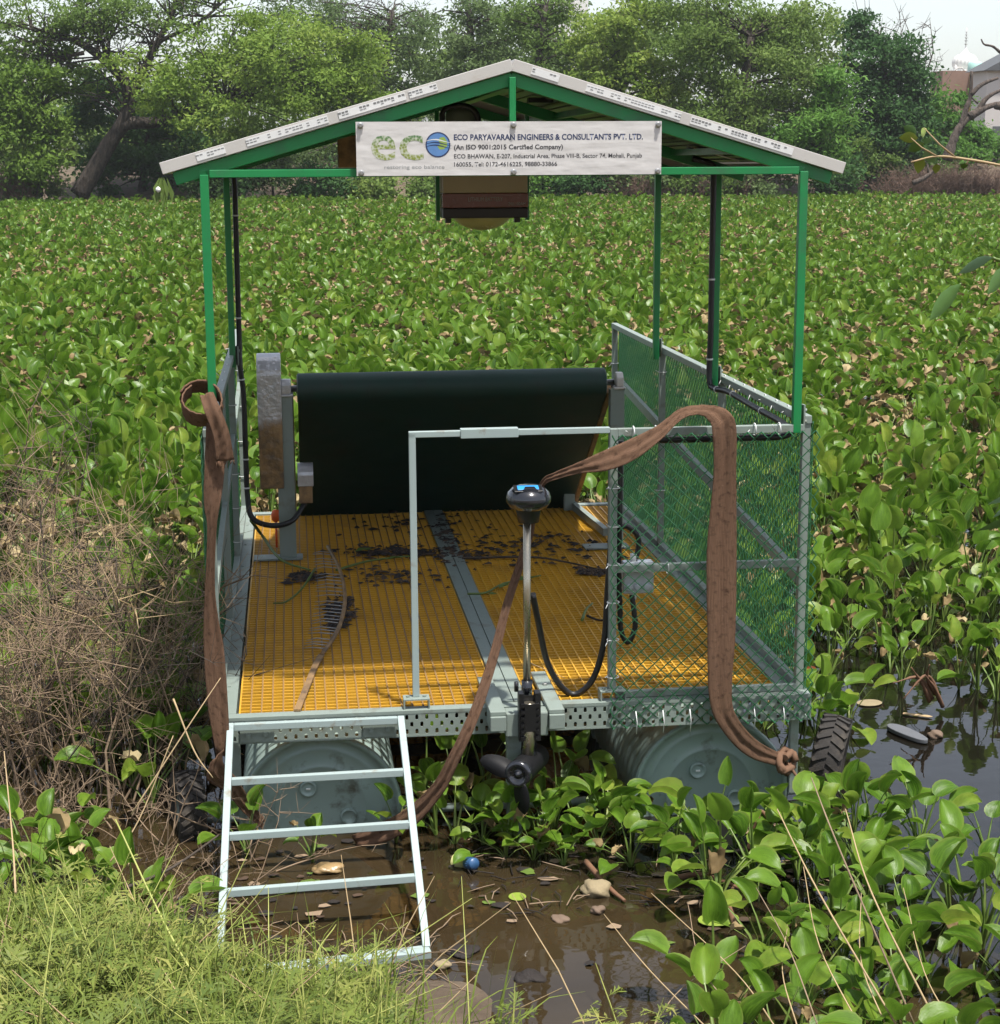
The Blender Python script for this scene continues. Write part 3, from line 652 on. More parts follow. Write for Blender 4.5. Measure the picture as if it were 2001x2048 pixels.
mb.lathe([(1.0, 0), (.93, -.25), (.75, -.55), (.45, -.85), (.02, -1)], (cxx, by+.13, p1[2]), 'Z', 28, 0, True, (rx, .12, p1[2]-q1[2])); mb.build('drooping_wrap', M['clear'], bt)
for x in (p0[0]-.012, p1[0]+.012): MB().lim(x-.008, x+.008, by+.1, by+.125, p1[2]-.012, 2.62).build('hanger', M['green'], bt)
for x in (p0[0]+.03, p1[0]-.03): MB().lim(x-.012, x+.012, by+.1, by+.13, p1[2]-.022, p1[2]+.001).build('hanger_foot', M['black'], bt)
a0 = U(838, 232, 'y', by); mb = MB(); mb.tube(smoothpath([U(842, 232, 'y', by), U(846, 208, 'y', by), U(880, 200, 'y', by), U(905, 212, 'y', by), U(912, 236, 'y', by)], 5), .012, 6); mb.build('carry_strap', M['black'], bt)
mb = MB(); c0 = U(880, 222, 'y', by+.08); mb.lathe([(.0005, .04), (.05, .035), (.068, .01), (.07, -.08)], c0, 'Z', 20); mb.build('charger_dome', M['steel'], bt)
cb = (0.482, 1.300, 2.456); MBb = MB().box((cb[0], 1.36, cb[2]), (.085, .12, .13)); solo(MBb, 'control_box', M['rusty'], 'small brown control box hanging under the left roof slope behind the banner', 'box', (cb[0], 1.36, cb[2]), bevel=.005)
# snagged sprig at the roof corner
sp = thing('plant_sprig', 'withered green plant sprig dangling below the left roof corner', 'plant', (-.19, -.02, 2.30))
for k in range(9):
    a = rng.uniform(-.018, .018); l = rng.uniform(.05, .11); mb = MB(); x0 = -.185+rng.uniform(-.012, .02)
    mb.add([(x0, -.01, 2.365), (x0+a-.008, -.02, 2.365-l*.6), (x0+a, -.02, 2.365-l), (x0+a+.008, -.02, 2.365-l*.6)], [(0, 1, 2, 3)]); mb.build('leaf', M['stalk'], sp)
mb = MB(); mb.lathe([(.0005, .01), (.008, .004), (.009, -.004), (.0005, -.011)], (-.20, -.02, 2.325), 'Z', 10); mb.build('bulb', M['white'], sp)

# ------------------------------------------------------------------ belt conveyor
cv = thing('belt_conveyor', 'dark green belt conveyor rising from the water at the back of the deck', 'conveyor', (1.08, 2.9, D))
yh = 2.56; bl = (0.249, 2.500, 1.401); br = (1.781, 2.500, 1.394); zt = (bl[2]+br[2])/2; rb = .075; zh = zt-rb
X0, X1 = bl[0], br[0]; tail = Vector((0, 4.55, -.12)); head = Vector((0, yh, zh))
d = (tail-head).normalized(); a0 = math.atan2(d.z, d.y)
loop = [head+Vector((0, math.cos(a), math.sin(a)))*rb for a in [a0+math.pi/2+k*math.pi/14 for k in range(15)]]+[tail+Vector((0, math.cos(a), math.sin(a)))*rb for a in [a0-math.pi/2+k*math.pi/10 for k in range(11)]]
mb = MB(); n = len(loop); NX = 14
for k in range(NX+1):
    for p in loop: mb.v.append((X0+(X1-X0)*k/NX, p.y+.004*math.sin(k*1.7+p.z*9), p.z))
for k in range(NX):
    for i in range(n): mb.f.append((k*n+i, k*n+(i+1) % n, (k+1)*n+(i+1) % n, (k+1)*n+i)); mb.m.append(0); mb.sm.append(True)
mb.build('belt', M['belt'], cv)
MB().tube([(X0-.05, yh, zh), (X1+.05, yh, zh)], .016, 12).build('head_shaft', M['bolt'], cv)
MB().lathe([(.06, X0-.004), (.068, X0-.004), (.068, X1+.004), (.06, X1+.004)], (0, yh, zh), 'X', 24).build('head_roller', M['steel'], cv)
for x in (X0-.035, X1+.035):
    mb = MB(); mb.beam((x, yh+.05, zh-.03), (x, 4.5, -.08), .025, .075); mb.build('side_rail', M['rusty'] if x > 1 else M['steel'], cv)
pl = U(548, 1062, 'z', D); xL = pl[0]+.005
for x0, x1, yb in ((xL-.042, xL+.040, 2.50), (X1+.022, X1+.092, 2.52)):
    mb = MB(); mb.lim(x0, x1, yb-.03, yb-.024, D+.012, zh-.03); mb.lim(x0, x0+.006, yb-.024, yb+.03, D+.012, zh-.03); mb.lim(x1-.006, x1, yb-.024, yb+.03, D+.012, zh-.03)
    o = mb.build('support_post', M['steel'], cv)
    mb = MB(); mb.lim(x0-.13, x1+.03, yb-.06, yb+.05, D+.004, D+.012); mb.build('foot_plate', M['steel'], o)
    mb = MB(); mb.lim(x0+.015, x1+.005, yb-.04, yb+.05, zh-.028, zh-.016); mb.prism([(yb-.035, zh-.016), (yb+.04, zh-.016), (yb+.04, zh+.03), (yb+.02, zh+.055), (yb-.01, zh+.055), (yb-.035, zh+.03)], 'X', x0+.03, x1-.005)
    mb.build('bearing_block', M['stain'] if x0 < 1 else M['alu'], cv, bevel=.004)
MB().lim(X1-.06, X1, 3.45, 3.49, D+.01, 1.0).build('rear_post', M['steel'], cv)
MB().beam((X1+.05, 2.75, D+.03), (X1-.01, 3.6, D+.03), .03, .04).build('base_rail', M['steel'], cv)
# chain guard: a tall box with a rounded top
g0 = (0.052, 2.460, 1.501); g1 = (0.169, 2.460, 0.841); ztop = g0[2]; zb = g1[2]; rr_ = .10; yc = 2.56
out = [(yc-rr_, zb), (yc+rr_, zb)]+[(yc+rr_*math.cos(a), ztop-rr_+rr_*math.sin(a)) for a in [k*math.pi/12 for k in range(13)]]
mb = MB(); mb.prism(out, 'X', g0[0], g1[0]); mb.build('chain_guard', M['guard'], cv, bevel=.006)
q0 = (0.236, 2.440, 0.958); q1 = (0.313, 2.440, 0.767)
mb = MB(); yy = 2.5; zm = (q0[2]*.45+q1[2]*.55)
mb.prism([(2.44, zm), (2.60, zm)]+[(2.52+.08*math.cos(a), q0[2]-.05+.05*math.sin(a)) for a in [k*math.pi/10 for k in range(11)]], 'X', q0[0], q1[0]); mb.build('gearbox_cover', M['stain'], cv, bevel=.003)
MB().lim(q0[0]+.004, q1[0]-.006, 2.445, 2.595, q1[2], zm).build('gearbox', M['rusty'], cv, bevel=.003)
oc = (0.120, 2.750, 0.647); mb = MB(); mb.lathe([(.0005, .035), (.016, .030), (.024, .012), (.022, -.02), (.010, -.03)], oc, 'Z', 14); mb.tube([(oc[0], oc[1], oc[2]-.02), (oc[0], oc[1], D+.003)], .006, 6); solo(mb, 'float_cap', M['orange'], 'small orange cap on a short stem behind the left conveyor post', 'cap', (oc[0], oc[1], D))

# ------------------------------------------------------------------ trolling motor
tm = thing('trolling_motor', 'black electric trolling motor with blue label clamped to the front beam', 'motor', (1.025, -.115, .05))
hc = Vector((1.031, -0.115, 1.263)); sx_ = hc.x+.0
mb = MB(); mb.lathe([(.0005, .040), (.030, .039), (.052, .032), (.068, .018), (.075, .002), (.073, -.014), (.060, -.032), (.046, -.038)], hc, 'Z', 36, 0, True, (1.06, 1.2, 1.1)); mb.build('control_head', M['blackgloss'], tm)
mb = MB(); mb.lathe([(.046, -.034), (.043, -.05), (.036, -.088), (.012, -.090)], hc, 'Z', 28); mb.build('head_neck', M['black'], tm)
mb = MB(); mb.box(hc+Vector((-.006, -.035, .0395)), (.075, .032, .004), 0, Euler((.30, 0, 0)).to_matrix()); mb.build('label', M['blue'], tm, bevel=.002)
mb = MB(); mb.box(hc+Vector((-.006, -.036, .0375)), (.10, .05, .004), 0, Euler((.30, 0, 0)).to_matrix()); mb.build('label_rim', M['black'], tm, bevel=.002)
text('POWER', hc.x-.036, hc.x+.022, hc.z+.028, .0001, M['sticker'], tm, hc.y) if False else None
MB().tube([(1.026, -.115, hc.z-.088), (1.024, -.118, .60)], .0135, 16).build('shaft', M['shaft'], tm)
MB().tube([(1.024, -.119, .60), (1.022, -.121, .54)], .0195, 16).build('shaft_collar', M['blackgloss'], tm)
mb = MB(); mb.lim(.985, 1.003, -.20, -.155, .40, .575); mb.lim(1.043, 1.062, -.20, -.155, .40, .575); mb.lim(1.003, 1.043, -.215, -.205, .44, .54)
for k in range(6):
    for x in (.998, 1.048): mb.box((x, -.208, .415+k*.024), (.014, .012, .012))
mb.lim(.985, 1.062, -.17, -.166, .43, .56); mb.tube([(.978, -.18, .58), (.978, -.18, .615)], .008, 8)
mb.build('clamp', M['black'], tm)
MB().tube([(1.023, -.19, .54), (1.021, -.195, .40), (1.016, -.19, .34)], .021, 16).build('lower_tube', M['shaft'], tm)
F = Vector((0.965, -0.300, 0.314)); B_ = Vector((1.088, -0.020, 0.294)); ax = (F-B_).normalized()
rot = ax.to_track_quat('Z', 'Y').to_matrix(); L_ = (F-B_).length
mb = MB(); mb.lathe([(.0005, 0), (.03, .01), (.045, .05), (.047, L_-.06), (.047, L_-.03), (.043, L_-.022)], B_, 'Z', 28, 0, True, (1, 1, 1), rot); mb.build('motor_pod', M['propblack'], tm)
MB().lathe([(.047, L_-.024), (.049, L_-.01), (.045, L_), (.034, L_+.004), (.026, L_-.004), (.020, L_-.010), (.012, L_-.008), (.008, L_+.004), (.0005, L_+.006)], B_, 'Z', 28, 0, True, (1, 1, 1), rot).build('propeller_hub', M['blackgloss'], tm)
MB().tube([(1.016, -.19, .36), tuple(B_.lerp(F, .42))], [.022, .03], 14).build('pod_neck', M['black'], tm)
mb = MB(); p = B_.lerp(F, .25); mb.prism([(p.y-.05, p.z+.02), (p.y+.06, p.z+.01), (p.y+.09, p.z+.12), (p.y+.03, p.z+.10)], 'X', p.x-.004, p.x+.004); mb.build('fin', M['black'], tm)
for ang in (2.85, 4.85):
    mb = MB(); nb = 8; vs = []
    for i in range(nb+1):
        t = i/nb; r_ = .04+.105*t; wd = .026*math.sin(math.pi*min(1, .18+t*.82))**.6+.006
        for s in (-1, 1):
            a_ = ang+s*wd/r_; tw = s*.022*(1-t*.6)
            vs.append(B_+rot @ Vector((r_*math.cos(a_), r_*math.sin(a_), L_-.015+tw)))
    mb.add(vs, [(2*i, 2*i+1, 2*i+3, 2*i+2) for i in range(nb)], 0, True)
    o = mb.build('blade', M['propblack'], tm); md = o.modifiers.new('s', 'SOLIDIFY'); md.thickness = .005

# ------------------------------------------------------------------ brown straps
def ribbon(stations, thick=.003, folds=2.0, fa=.004, n=5, across=10, mat=None, seed=0):
    A = smoothpath([s[0] for s in stations], n); B = smoothpath([s[1] for s in stations], n); mb = MB(); k = len(A)
    for i in range(k):
        a, b_ = A[i], B[i]; dirn = (A[min(i+1, k-1)]+B[min(i+1, k-1)])-(A[max(i-1, 0)]+B[max(i-1, 0)])
        nn = (b_-a).cross(dirn); nn = nn.normalized() if nn.length > 1e-9 else Vector((0, -1, 0))
        for side in (1, -1):
            for j in range(across+1):
                t = j/across
                bulge = fa*math.sin(t*math.pi)*math.sin(t*folds*2*math.pi+seed+i*.05)+.004*math.sin(i*.23+t*2.1)*math.sin(i*.11)+.0012*math.sin(i*1.9+j)
                mb.v.append(a.lerp(b_, t)+nn*(bulge+side*thick/2)+dirn.normalized()*.0015*math.sin(i*3.3+j*2.2))
    m_ = 2*(across+1)
    for i in range(k-1):
        for j in range(across):
            mb.f.append((i*m_+j, i*m_+j+1, (i+1)*m_+j+1, (i+1)*m_+j)); mb.f.append(((i+1)*m_+across+1+j, (i+1)*m_+across+2+j, i*m_+across+2+j, i*m_+across+1+j))
        for j in (0, across):
            mb.f.append((i*m_+j, (i+1)*m_+j, (i+1)*m_+across+1+j, i*m_+across+1+j))
    for i in (0, k-1):
        for j in range(across): mb.f.append((i*m_+j, i*m_+across+1+j, i*m_+across+2+j, i*m_+j+1))
    mb.m = [0]*len(mb.f); mb.sm = [True]*len(mb.f); mb.uv = []
    v_ = 0
    for i in range(k):
        v_ += (A[i]-A[max(i-1, 0)]).length*12
        mb.uv += [(2*j/across-1, v_, seed) for j in range(across+1)]*2
    return mb
def E2(l): return [(a, b_) for a, b_ in l]
rs = thing('webbing_strap', 'wide brown webbing strap draped over the gate rail and behind the trolling motor', 'strap', (1.7, -.08, .3))
ribbon(E2([((1.984, -0.060, 0.257), (2.010, -0.060, 0.199)), ((1.872, -0.100, 0.333), (1.844, -0.100, 0.269)), ((1.788, -0.130, 0.438), (1.730, -0.130, 0.393)),
 ((1.768, -0.130, 0.532), (1.685, -0.130, 0.510)), ((1.779, -0.120, 0.755), (1.677, -0.120, 0.759)), ((1.780, -0.110, 1.042), (1.672, -0.110, 1.046)), ((1.773, -0.110, 1.328), (1.693, -0.100, 1.319)),
 ((1.770, -0.110, 1.487), (1.688, -0.090, 1.477)), ((1.750, -0.100, 1.540), (1.679, -0.070, 1.509)), ((1.715, -0.050, 1.560), (1.658, -0.055, 1.528)), ((1.654, -0.020, 1.561), (1.611, -0.060, 1.526)),
 ((1.580, -0.030, 1.547), (1.568, -0.070, 1.505)), ((1.495, -0.060, 1.495), (1.498, -0.090, 1.444)), ((1.397, -0.080, 1.454), (1.403, -0.100, 1.379)), ((1.304, -0.080, 1.415), (1.310, -0.100, 1.346)),
 ((1.213, -0.070, 1.373), (1.218, -0.080, 1.335)), ((1.132, -0.050, 1.336), (1.136, -0.060, 1.312)), ((1.092, -0.030, 1.309), (1.099, -0.030, 1.283)), ((1.053, -0.010, 1.216), (1.078, -0.020, 1.206)),
 ((1.029, -0.020, 1.100), (1.056, -0.030, 1.092)), ((0.991, -0.050, 1.001), (1.019, -0.060, 0.995)), ((0.942, -0.090, 0.875), (0.970, -0.100, 0.867)), ((0.890, -0.140, 0.717), (0.921, -0.150, 0.708)),
 ((0.826, -0.210, 0.568), (0.860, -0.220, 0.555)), ((0.775, -0.240, 0.465), (0.811, -0.250, 0.450)), ((0.728, -0.240, 0.371), (0.764, -0.250, 0.350)), ((0.679, -0.220, 0.270), (0.714, -0.240, 0.244)),
 ((0.586, -0.180, 0.166), (0.611, -0.200, 0.105)), ((0.485, -0.130, 0.092), (0.510, -0.150, 0.031)), ((0.391, -0.080, 0.034), (0.412, -0.100, -0.008))]), fa=.0035).build('webbing', M['strap'], rs)
kb = Vector((2.001, -0.060, 0.228)); mb = MB()
for i in range(3):
    a = i*1.1; pts = [kb+Vector((math.cos(t+a)*.035, math.sin(t*1.3+a)*.03, math.sin(t+a)*.03+.01*math.sin(3*t))) for t in [k*.5 for k in range(13)]]; mb.tube(pts, .013, 7)
mb.build('knot', M['strap'], rs)
MB().tube(smoothpath([kb, (2.056, -0.100, 0.148), (2.143, -0.050, 0.073), (2.239, 0.020, -0.010), (2.353, 0.100, -0.143)], 5), .006, 6).build('rope_tail', M['strap'], rs)
ls = thing('webbing_strap', 'brown webbing strap coiled on the front left post and hanging down beside the deck', 'strap', (-.1, -.08, .3))
ribbon(E2([((-0.068, -0.075, 1.552), (-0.009, -0.055, 1.493)), ((-0.078, -0.100, 1.406), (-0.015, -0.080, 1.370)), ((-0.087, -0.100, 1.273), (-0.030, -0.100, 1.272)), ((-0.079, -0.100, 1.183), (-0.046, -0.100, 1.186)), ((-0.092, -0.100, 0.999), (-0.060, -0.100, 0.984)),
 ((-0.103, -0.100, 0.859), (-0.052, -0.100, 0.857)), ((-0.107, -0.100, 0.749), (-0.037, -0.100, 0.747)), ((-0.100, -0.110, 0.548), (-0.030, -0.110, 0.526)), ((-0.077, -0.120, 0.373), (-0.030, -0.120, 0.360))]), fa=.006, folds=1.5).build('hanging_length', M['strap'], ls)
ribbon(E2([((-0.050, -0.130, 0.399), (-0.099, -0.130, 0.349)), ((-0.054, -0.120, 0.343), (-0.113, -0.120, 0.284)), ((-0.012, -0.080, 0.272), (-0.051, -0.080, 0.219)), ((0.035, -0.030, 0.163), (0.004, -0.040, 0.128)), ((0.083, -0.020, 0.086), (0.069, -0.030, 0.055))]), fa=.004).build('lower_length', M['strap'], ls)
ribbon(E2([((-0.087, -0.090, 1.641), (-0.041, -0.090, 1.651)), ((-0.070, -0.130, 1.587), (-0.016, -0.120, 1.593)), ((-0.048, -0.130, 1.520), (0.005, -0.120, 1.530)), ((-0.041, -0.125, 1.469), (0.015, -0.115, 1.473)), ((-0.040, -0.120, 1.418), (0.022, -0.110, 1.420))]), fa=.008, folds=1.0).build('loose_end', M['strap'], ls)
mb = MB()
for k in range(16):
    p = Vector((-0.040, -0.120, 1.418)).lerp(Vector((0.022, -0.110, 1.420)), k/15); mb.tube([p, p+Vector((rng.uniform(-.006, .006), rng.uniform(-.004, .004), -rng.uniform(.008, .028)))], .0012, 4)
mb.build('frayed_threads', M['strap'], ls, kind='stuff')
cc = Vector((-0.084, -0.040, 1.605)); axv = Vector((.10, -.62, .62)).normalized(); e1 = axv.cross(Vector((1, 0, 0))).normalized(); e2 = axv.cross(e1)
st = []
for k in range(22):
    a = 2*math.pi*k/19+.6; rr2 = .062+.0006*k; c_ = cc+(e1*math.cos(a)*1.05+e2*math.sin(a))*rr2; st.append((tuple(c_-axv*.032), tuple(c_+axv*.032)))
ribbon(st, .005, 1, .002, 3).build('coil', M['strap'], ls)
st = [(tuple(Vector(a)+Vector((.012, -.01, -.008))), tuple(Vector(b_)+Vector((.012, -.012, -.008)))) for a, b_ in st[3:9]]

# ------------------------------------------------------------------ cables, junction box
def cable(label, pts, r, sm=6, ridged=False, tie=()):
    P = smoothpath(pts, sm); mb = MB()
    rs_ = [r*(1.0 if (i % 2) else .86) for i in range(len(P))] if ridged else r
    mb.tube(P, rs_, 8)
    th = thing('power_cable', label, 'cable', tuple(P[-1])); mb.build('sheath', M['conduit'], th)
    for i in tie:
        p = P[i]; t_ = (P[min(i+1, len(P)-1)]-P[i-1]).normalized(); mb = MB(); mb.tube([p-t_*.0035, p+t_*.0035], r*1.18, 8); mb.build('cable_tie', M['tie'], th)
cable('black cable looping from the motor shaft down over the deck to the gate post', [(1.048, -0.095, 0.910), (1.072, -0.060, 0.804), (1.119, 0.030, 0.620), (1.178, 0.060, 0.513), (1.233, 0.060, 0.485), (1.292, 0.040, 0.551), (1.327, 0.020, 0.695), (1.339, 0.020, 0.891), (1.356, 0.025, 1.123)], .0115)
cable('black ridged conduit running down the inside of the gate post with a loop below', [(1.385, .03, ZT-.05), (1.383, .03, 1.2), (1.381, .03, .95), (1.386, 0.030, 0.828), (1.391, 0.030, 0.729), (1.418, 0.030, 0.684), (1.443, 0.030, 0.737), (1.439, 0.030, 0.797), (1.431, 0.035, 0.861)], .011, 10, True)
cable('short black conduit arching into the top of the junction box', [(1.382, 0.030, 1.114), (1.416, 0.050, 1.112), (1.453, 0.050, 1.076), (1.456, 0.050, 1.027), (1.440, 0.045, 0.980)], .011, 8, True)
cable('thick black cable down the middle right post and along the right fence rail', [(1.9, 1.2, 2.42), (1.985, 1.2, 2.395), (1.992, 1.2, 2.33), (1.992, 1.2, 2.0), (1.992, 1.2, 1.7), (1.99, 1.2, 1.50), (2.0, 1.15, 1.465), (2.02, 1.0, 1.47), (2.022, .6, 1.462), (2.022, .15, 1.455), (1.99, .03, 1.435), (1.85, .03, 1.43), (1.6, .03, 1.43), (1.42, .03, 1.43)], .0125, 8, False, (14, 26, 36, 50, 58, 66, 74))
cable('black cable running down beside the back left post to the conveyor gearbox', [(.05, 2.44, 2.41), (-.018, 2.44, 2.385), (-.02, 2.44, 2.3), (-.022, 2.44, 2.0), (-.024, 2.44, 1.6), (-.024, 2.42, 1.46), (-.012, 2.42, 1.3), (-.012, 2.42, 1.0), (-.010, 2.42, .82), (0.009, 2.400, 0.713), (0.097, 2.380, 0.675), (0.200, 2.380, 0.693), (0.267, 2.470, 0.762)], .0135, 8, False, (20, 30, 44, 56, 62))
jb = thing('junction_box', 'pale grey junction box mounted behind the gate mesh', 'junction box', (1.455, 0.040, 0.866))
j0 = (1.398, 0.030, 0.985); j1 = (1.510, 0.030, 0.867)
M['jgrey'] = pm('grey_clear_plastic', (.42, .45, .48), .25, var=.15, scale=20, coat=.4)
MB().lim(j0[0], j1[0], .022, .072, j1[2], j0[2]).build('body', M['jgrey'], jb, bevel=.006)
mb = MB()
for i in range(3):
    for z_ in (j0[2]-.02, j1[2]+.025): mb.lathe([(.014, .022), (.014, .014), (.010, .012), (.0005, .012)], (j0[0]+.02+i*.033, 0, z_), 'Y', 14)
mb.build('terminal_caps', M['jgrey'], jb)
for z_ in (j0[2]+.012, j1[2]-.012): MB().tube([(j0[0]+.04, .046, z_-.014), (j0[0]+.04, .046, z_+.014)], .013, 10).build('gland', M['white'], jb)

# ------------------------------------------------------------------ rake and litter on the deck
rk = thing('rake', 'rusty long-tined rake lying on the yellow deck grating', 'rake', U(610, 1240, 'z', D))
zr = D+.012
H = [Vector(U(*p, 'z', D+.008)) for p in ()]
hp = [(0.209, -0.012, 0.490), (0.281, 0.539, 0.490), (0.309, 0.692, 0.492)]
mb = MB()
for a, b_ in zip(hp, hp[1:]): mb.beam(a, b_, .024, .008)
mb.build('handle', M['rusty'], rk)
spn = smoothpath([(0.309, 0.681, 0.495), (0.365, 0.905, 0.505), (0.402, 1.131, 0.515), (0.428, 1.472, 0.520), (0.429, 1.873, 0.520), (0.406, 2.285, 0.515), (0.377, 2.611, 0.510)], 6)
mb = MB(); mb.tube(spn, .009, 6); mb.build('spine', M['rusty'], rk)
k = len(spn)
for i in range(30):
    p = spn[int(2+(k-4)*i/29)]; l = .13*(.55+.45*math.sin(math.pi*(i+4)/36))
    if rng.random() < .08: continue
    mb = MB(); mb.tube([p, p+Vector((-l*.6, .02+rng.uniform(-.01, .01), .004)), p+Vector((-l, .045+rng.uniform(-.02, .02), -.006))], [.0022, .002, .0014], 4); mb.build('tine', M['bolt'], rk)
def litter(name, spots, label, n, seed):
    r_ = random.Random(seed); mb = MB()
    for _ in range(n):
        x, y, sx, sy = spots[r_.randrange(len(spots))]
        px, py = x+r_.gauss(0, sx), y+r_.gauss(0, sy); s = r_.uniform(.004, .020)*(1.6 if r_.random() < .12 else 1); a = r_.uniform(0, 6.3); m_ = r_.randint(5, 8); zz = D+.0015+r_.random()*.004
        ring = [(px+math.cos(a+2*math.pi*t/m_)*s*r_.uniform(.4, 1.3)*1.5, py+math.sin(a+2*math.pi*t/m_)*s*r_.uniform(.4, 1.3), zz+r_.uniform(-.001, .006)) for t in range(m_)]
        mb.add(ring+[(px, py, zz+r_.uniform(.004, .016))], [(t, (t+1) % m_, m_) for t in range(m_)], 0 if r_.random() < .62 else 1)
    o = mb.build(name, [M['mud'], M['litterbrown']], base=(1, 2.5, D)); o.matrix_world = T @ Matrix.Translation((1, 2.5, D)); tag(o, label, 'litter', kind='stuff')
def sp_(dx, dy, sx, sy): return None
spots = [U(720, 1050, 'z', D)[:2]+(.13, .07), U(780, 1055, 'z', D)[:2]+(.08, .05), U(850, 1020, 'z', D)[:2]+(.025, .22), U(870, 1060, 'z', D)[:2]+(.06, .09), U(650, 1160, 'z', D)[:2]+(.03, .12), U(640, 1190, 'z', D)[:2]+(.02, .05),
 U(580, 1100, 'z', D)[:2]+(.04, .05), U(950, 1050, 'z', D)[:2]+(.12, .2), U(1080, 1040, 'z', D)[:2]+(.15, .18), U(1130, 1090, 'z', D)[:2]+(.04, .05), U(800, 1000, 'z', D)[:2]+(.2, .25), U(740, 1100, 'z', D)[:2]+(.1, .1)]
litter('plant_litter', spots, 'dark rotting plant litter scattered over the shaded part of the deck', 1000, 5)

# green stalks and leaf scraps left on the deck
def stem(label, pts, r, mat, name='plant_stalk', leaf=None, raft=True, cat='stalk', grp=None):
    th = thing(name, label, cat, tuple(pts[0]), grp, raft); mb = MB(); P = smoothpath(pts, 5); n = len(P)
    mb.tube(P, [r*(1-.45*i/n) for i in range(n)], 6); mb.build('stem', mat, th)
    for (p, dx, dy, w_) in (leaf or ()):
        p = Vector(p); a = Vector((dx, dy, .012)); s = Vector((-dy, dx, 0)).normalized()*w_; mb = MB()
        mb.add([p, p+a*.35+s+Vector((0, 0, .008)), p+a*.75+s*.7, p+a, p+a*.75-s*.7, p+a*.35-s+Vector((0, 0, .008)), p+a*.5], [(0, 1, 6), (1, 2, 6), (2, 3, 6), (3, 4, 6), (4, 5, 6), (5, 0, 6)], 0, True); mb.build('leaf', M['stalk'], th)
stem('green stalk leaning from the left fence onto the deck beside the conveyor post', [(0.002, 2.450, 0.690), (0.051, 2.679, 0.560), (0.144, 2.344, 0.510), (0.282, 2.163, 0.495)], .009, M['stalk'])
stem('green stalk lying on the deck left of the rake', [(0.307, 2.192, 0.495), (0.241, 1.809, 0.492), (0.169, 1.581, 0.490), (0.111, 1.560, 0.490)], .006, M['stalk'])
stem('pair of green stalks with a leaf lying across the deck right of the rake', [(0.407, 2.145, 0.495), (0.565, 2.315, 0.495), (0.725, 2.385, 0.495), (0.804, 2.398, 0.495)], .006, M['stalk'], leaf=[((0.509, 2.514, 0.500), .09, .03, .03), ((0.669, 2.313, 0.500), .06, .02, .018)])
stem('leafy green stalk lying over the centre channel of the deck', [(0.985, 1.603, 0.492), (1.070, 1.610, 0.492), (1.175, 1.778, 0.492), (1.366, 1.910, 0.492)], .006, M['stalk'], leaf=[((1.064, 1.559, 0.495), .05, -.03, .02), ((1.240, 1.809, 0.495), .09, .03, .03), ((1.137, 1.669, 0.495), .05, .05, .02)])
stem('long brown stalk lying on the right grating near the gate', [(1.033, 2.330, 0.492), (1.371, 2.305, 0.492), (1.533, 2.165, 0.492), (1.679, 1.963, 0.492)], .007, M['darktwig'])
stem('short green stalk lying on the right grating', [(1.423, 1.074, 0.492), (1.469, 1.240, 0.494), (1.514, 1.337, 0.496)], .007, M['stalk'])
stem('dark twig lying beside the gate post', [(1.458, 1.148, 0.490), (1.494, 1.064, 0.492), (1.538, 1.083, 0.490)], .006, M['mud'])
stem('thin straw lying on the sunlit right grating', [(1.119, 0.483, 0.485), (1.166, 0.379, 0.486), (1.221, 0.269, 0.485)], .002, M['drystalk'])

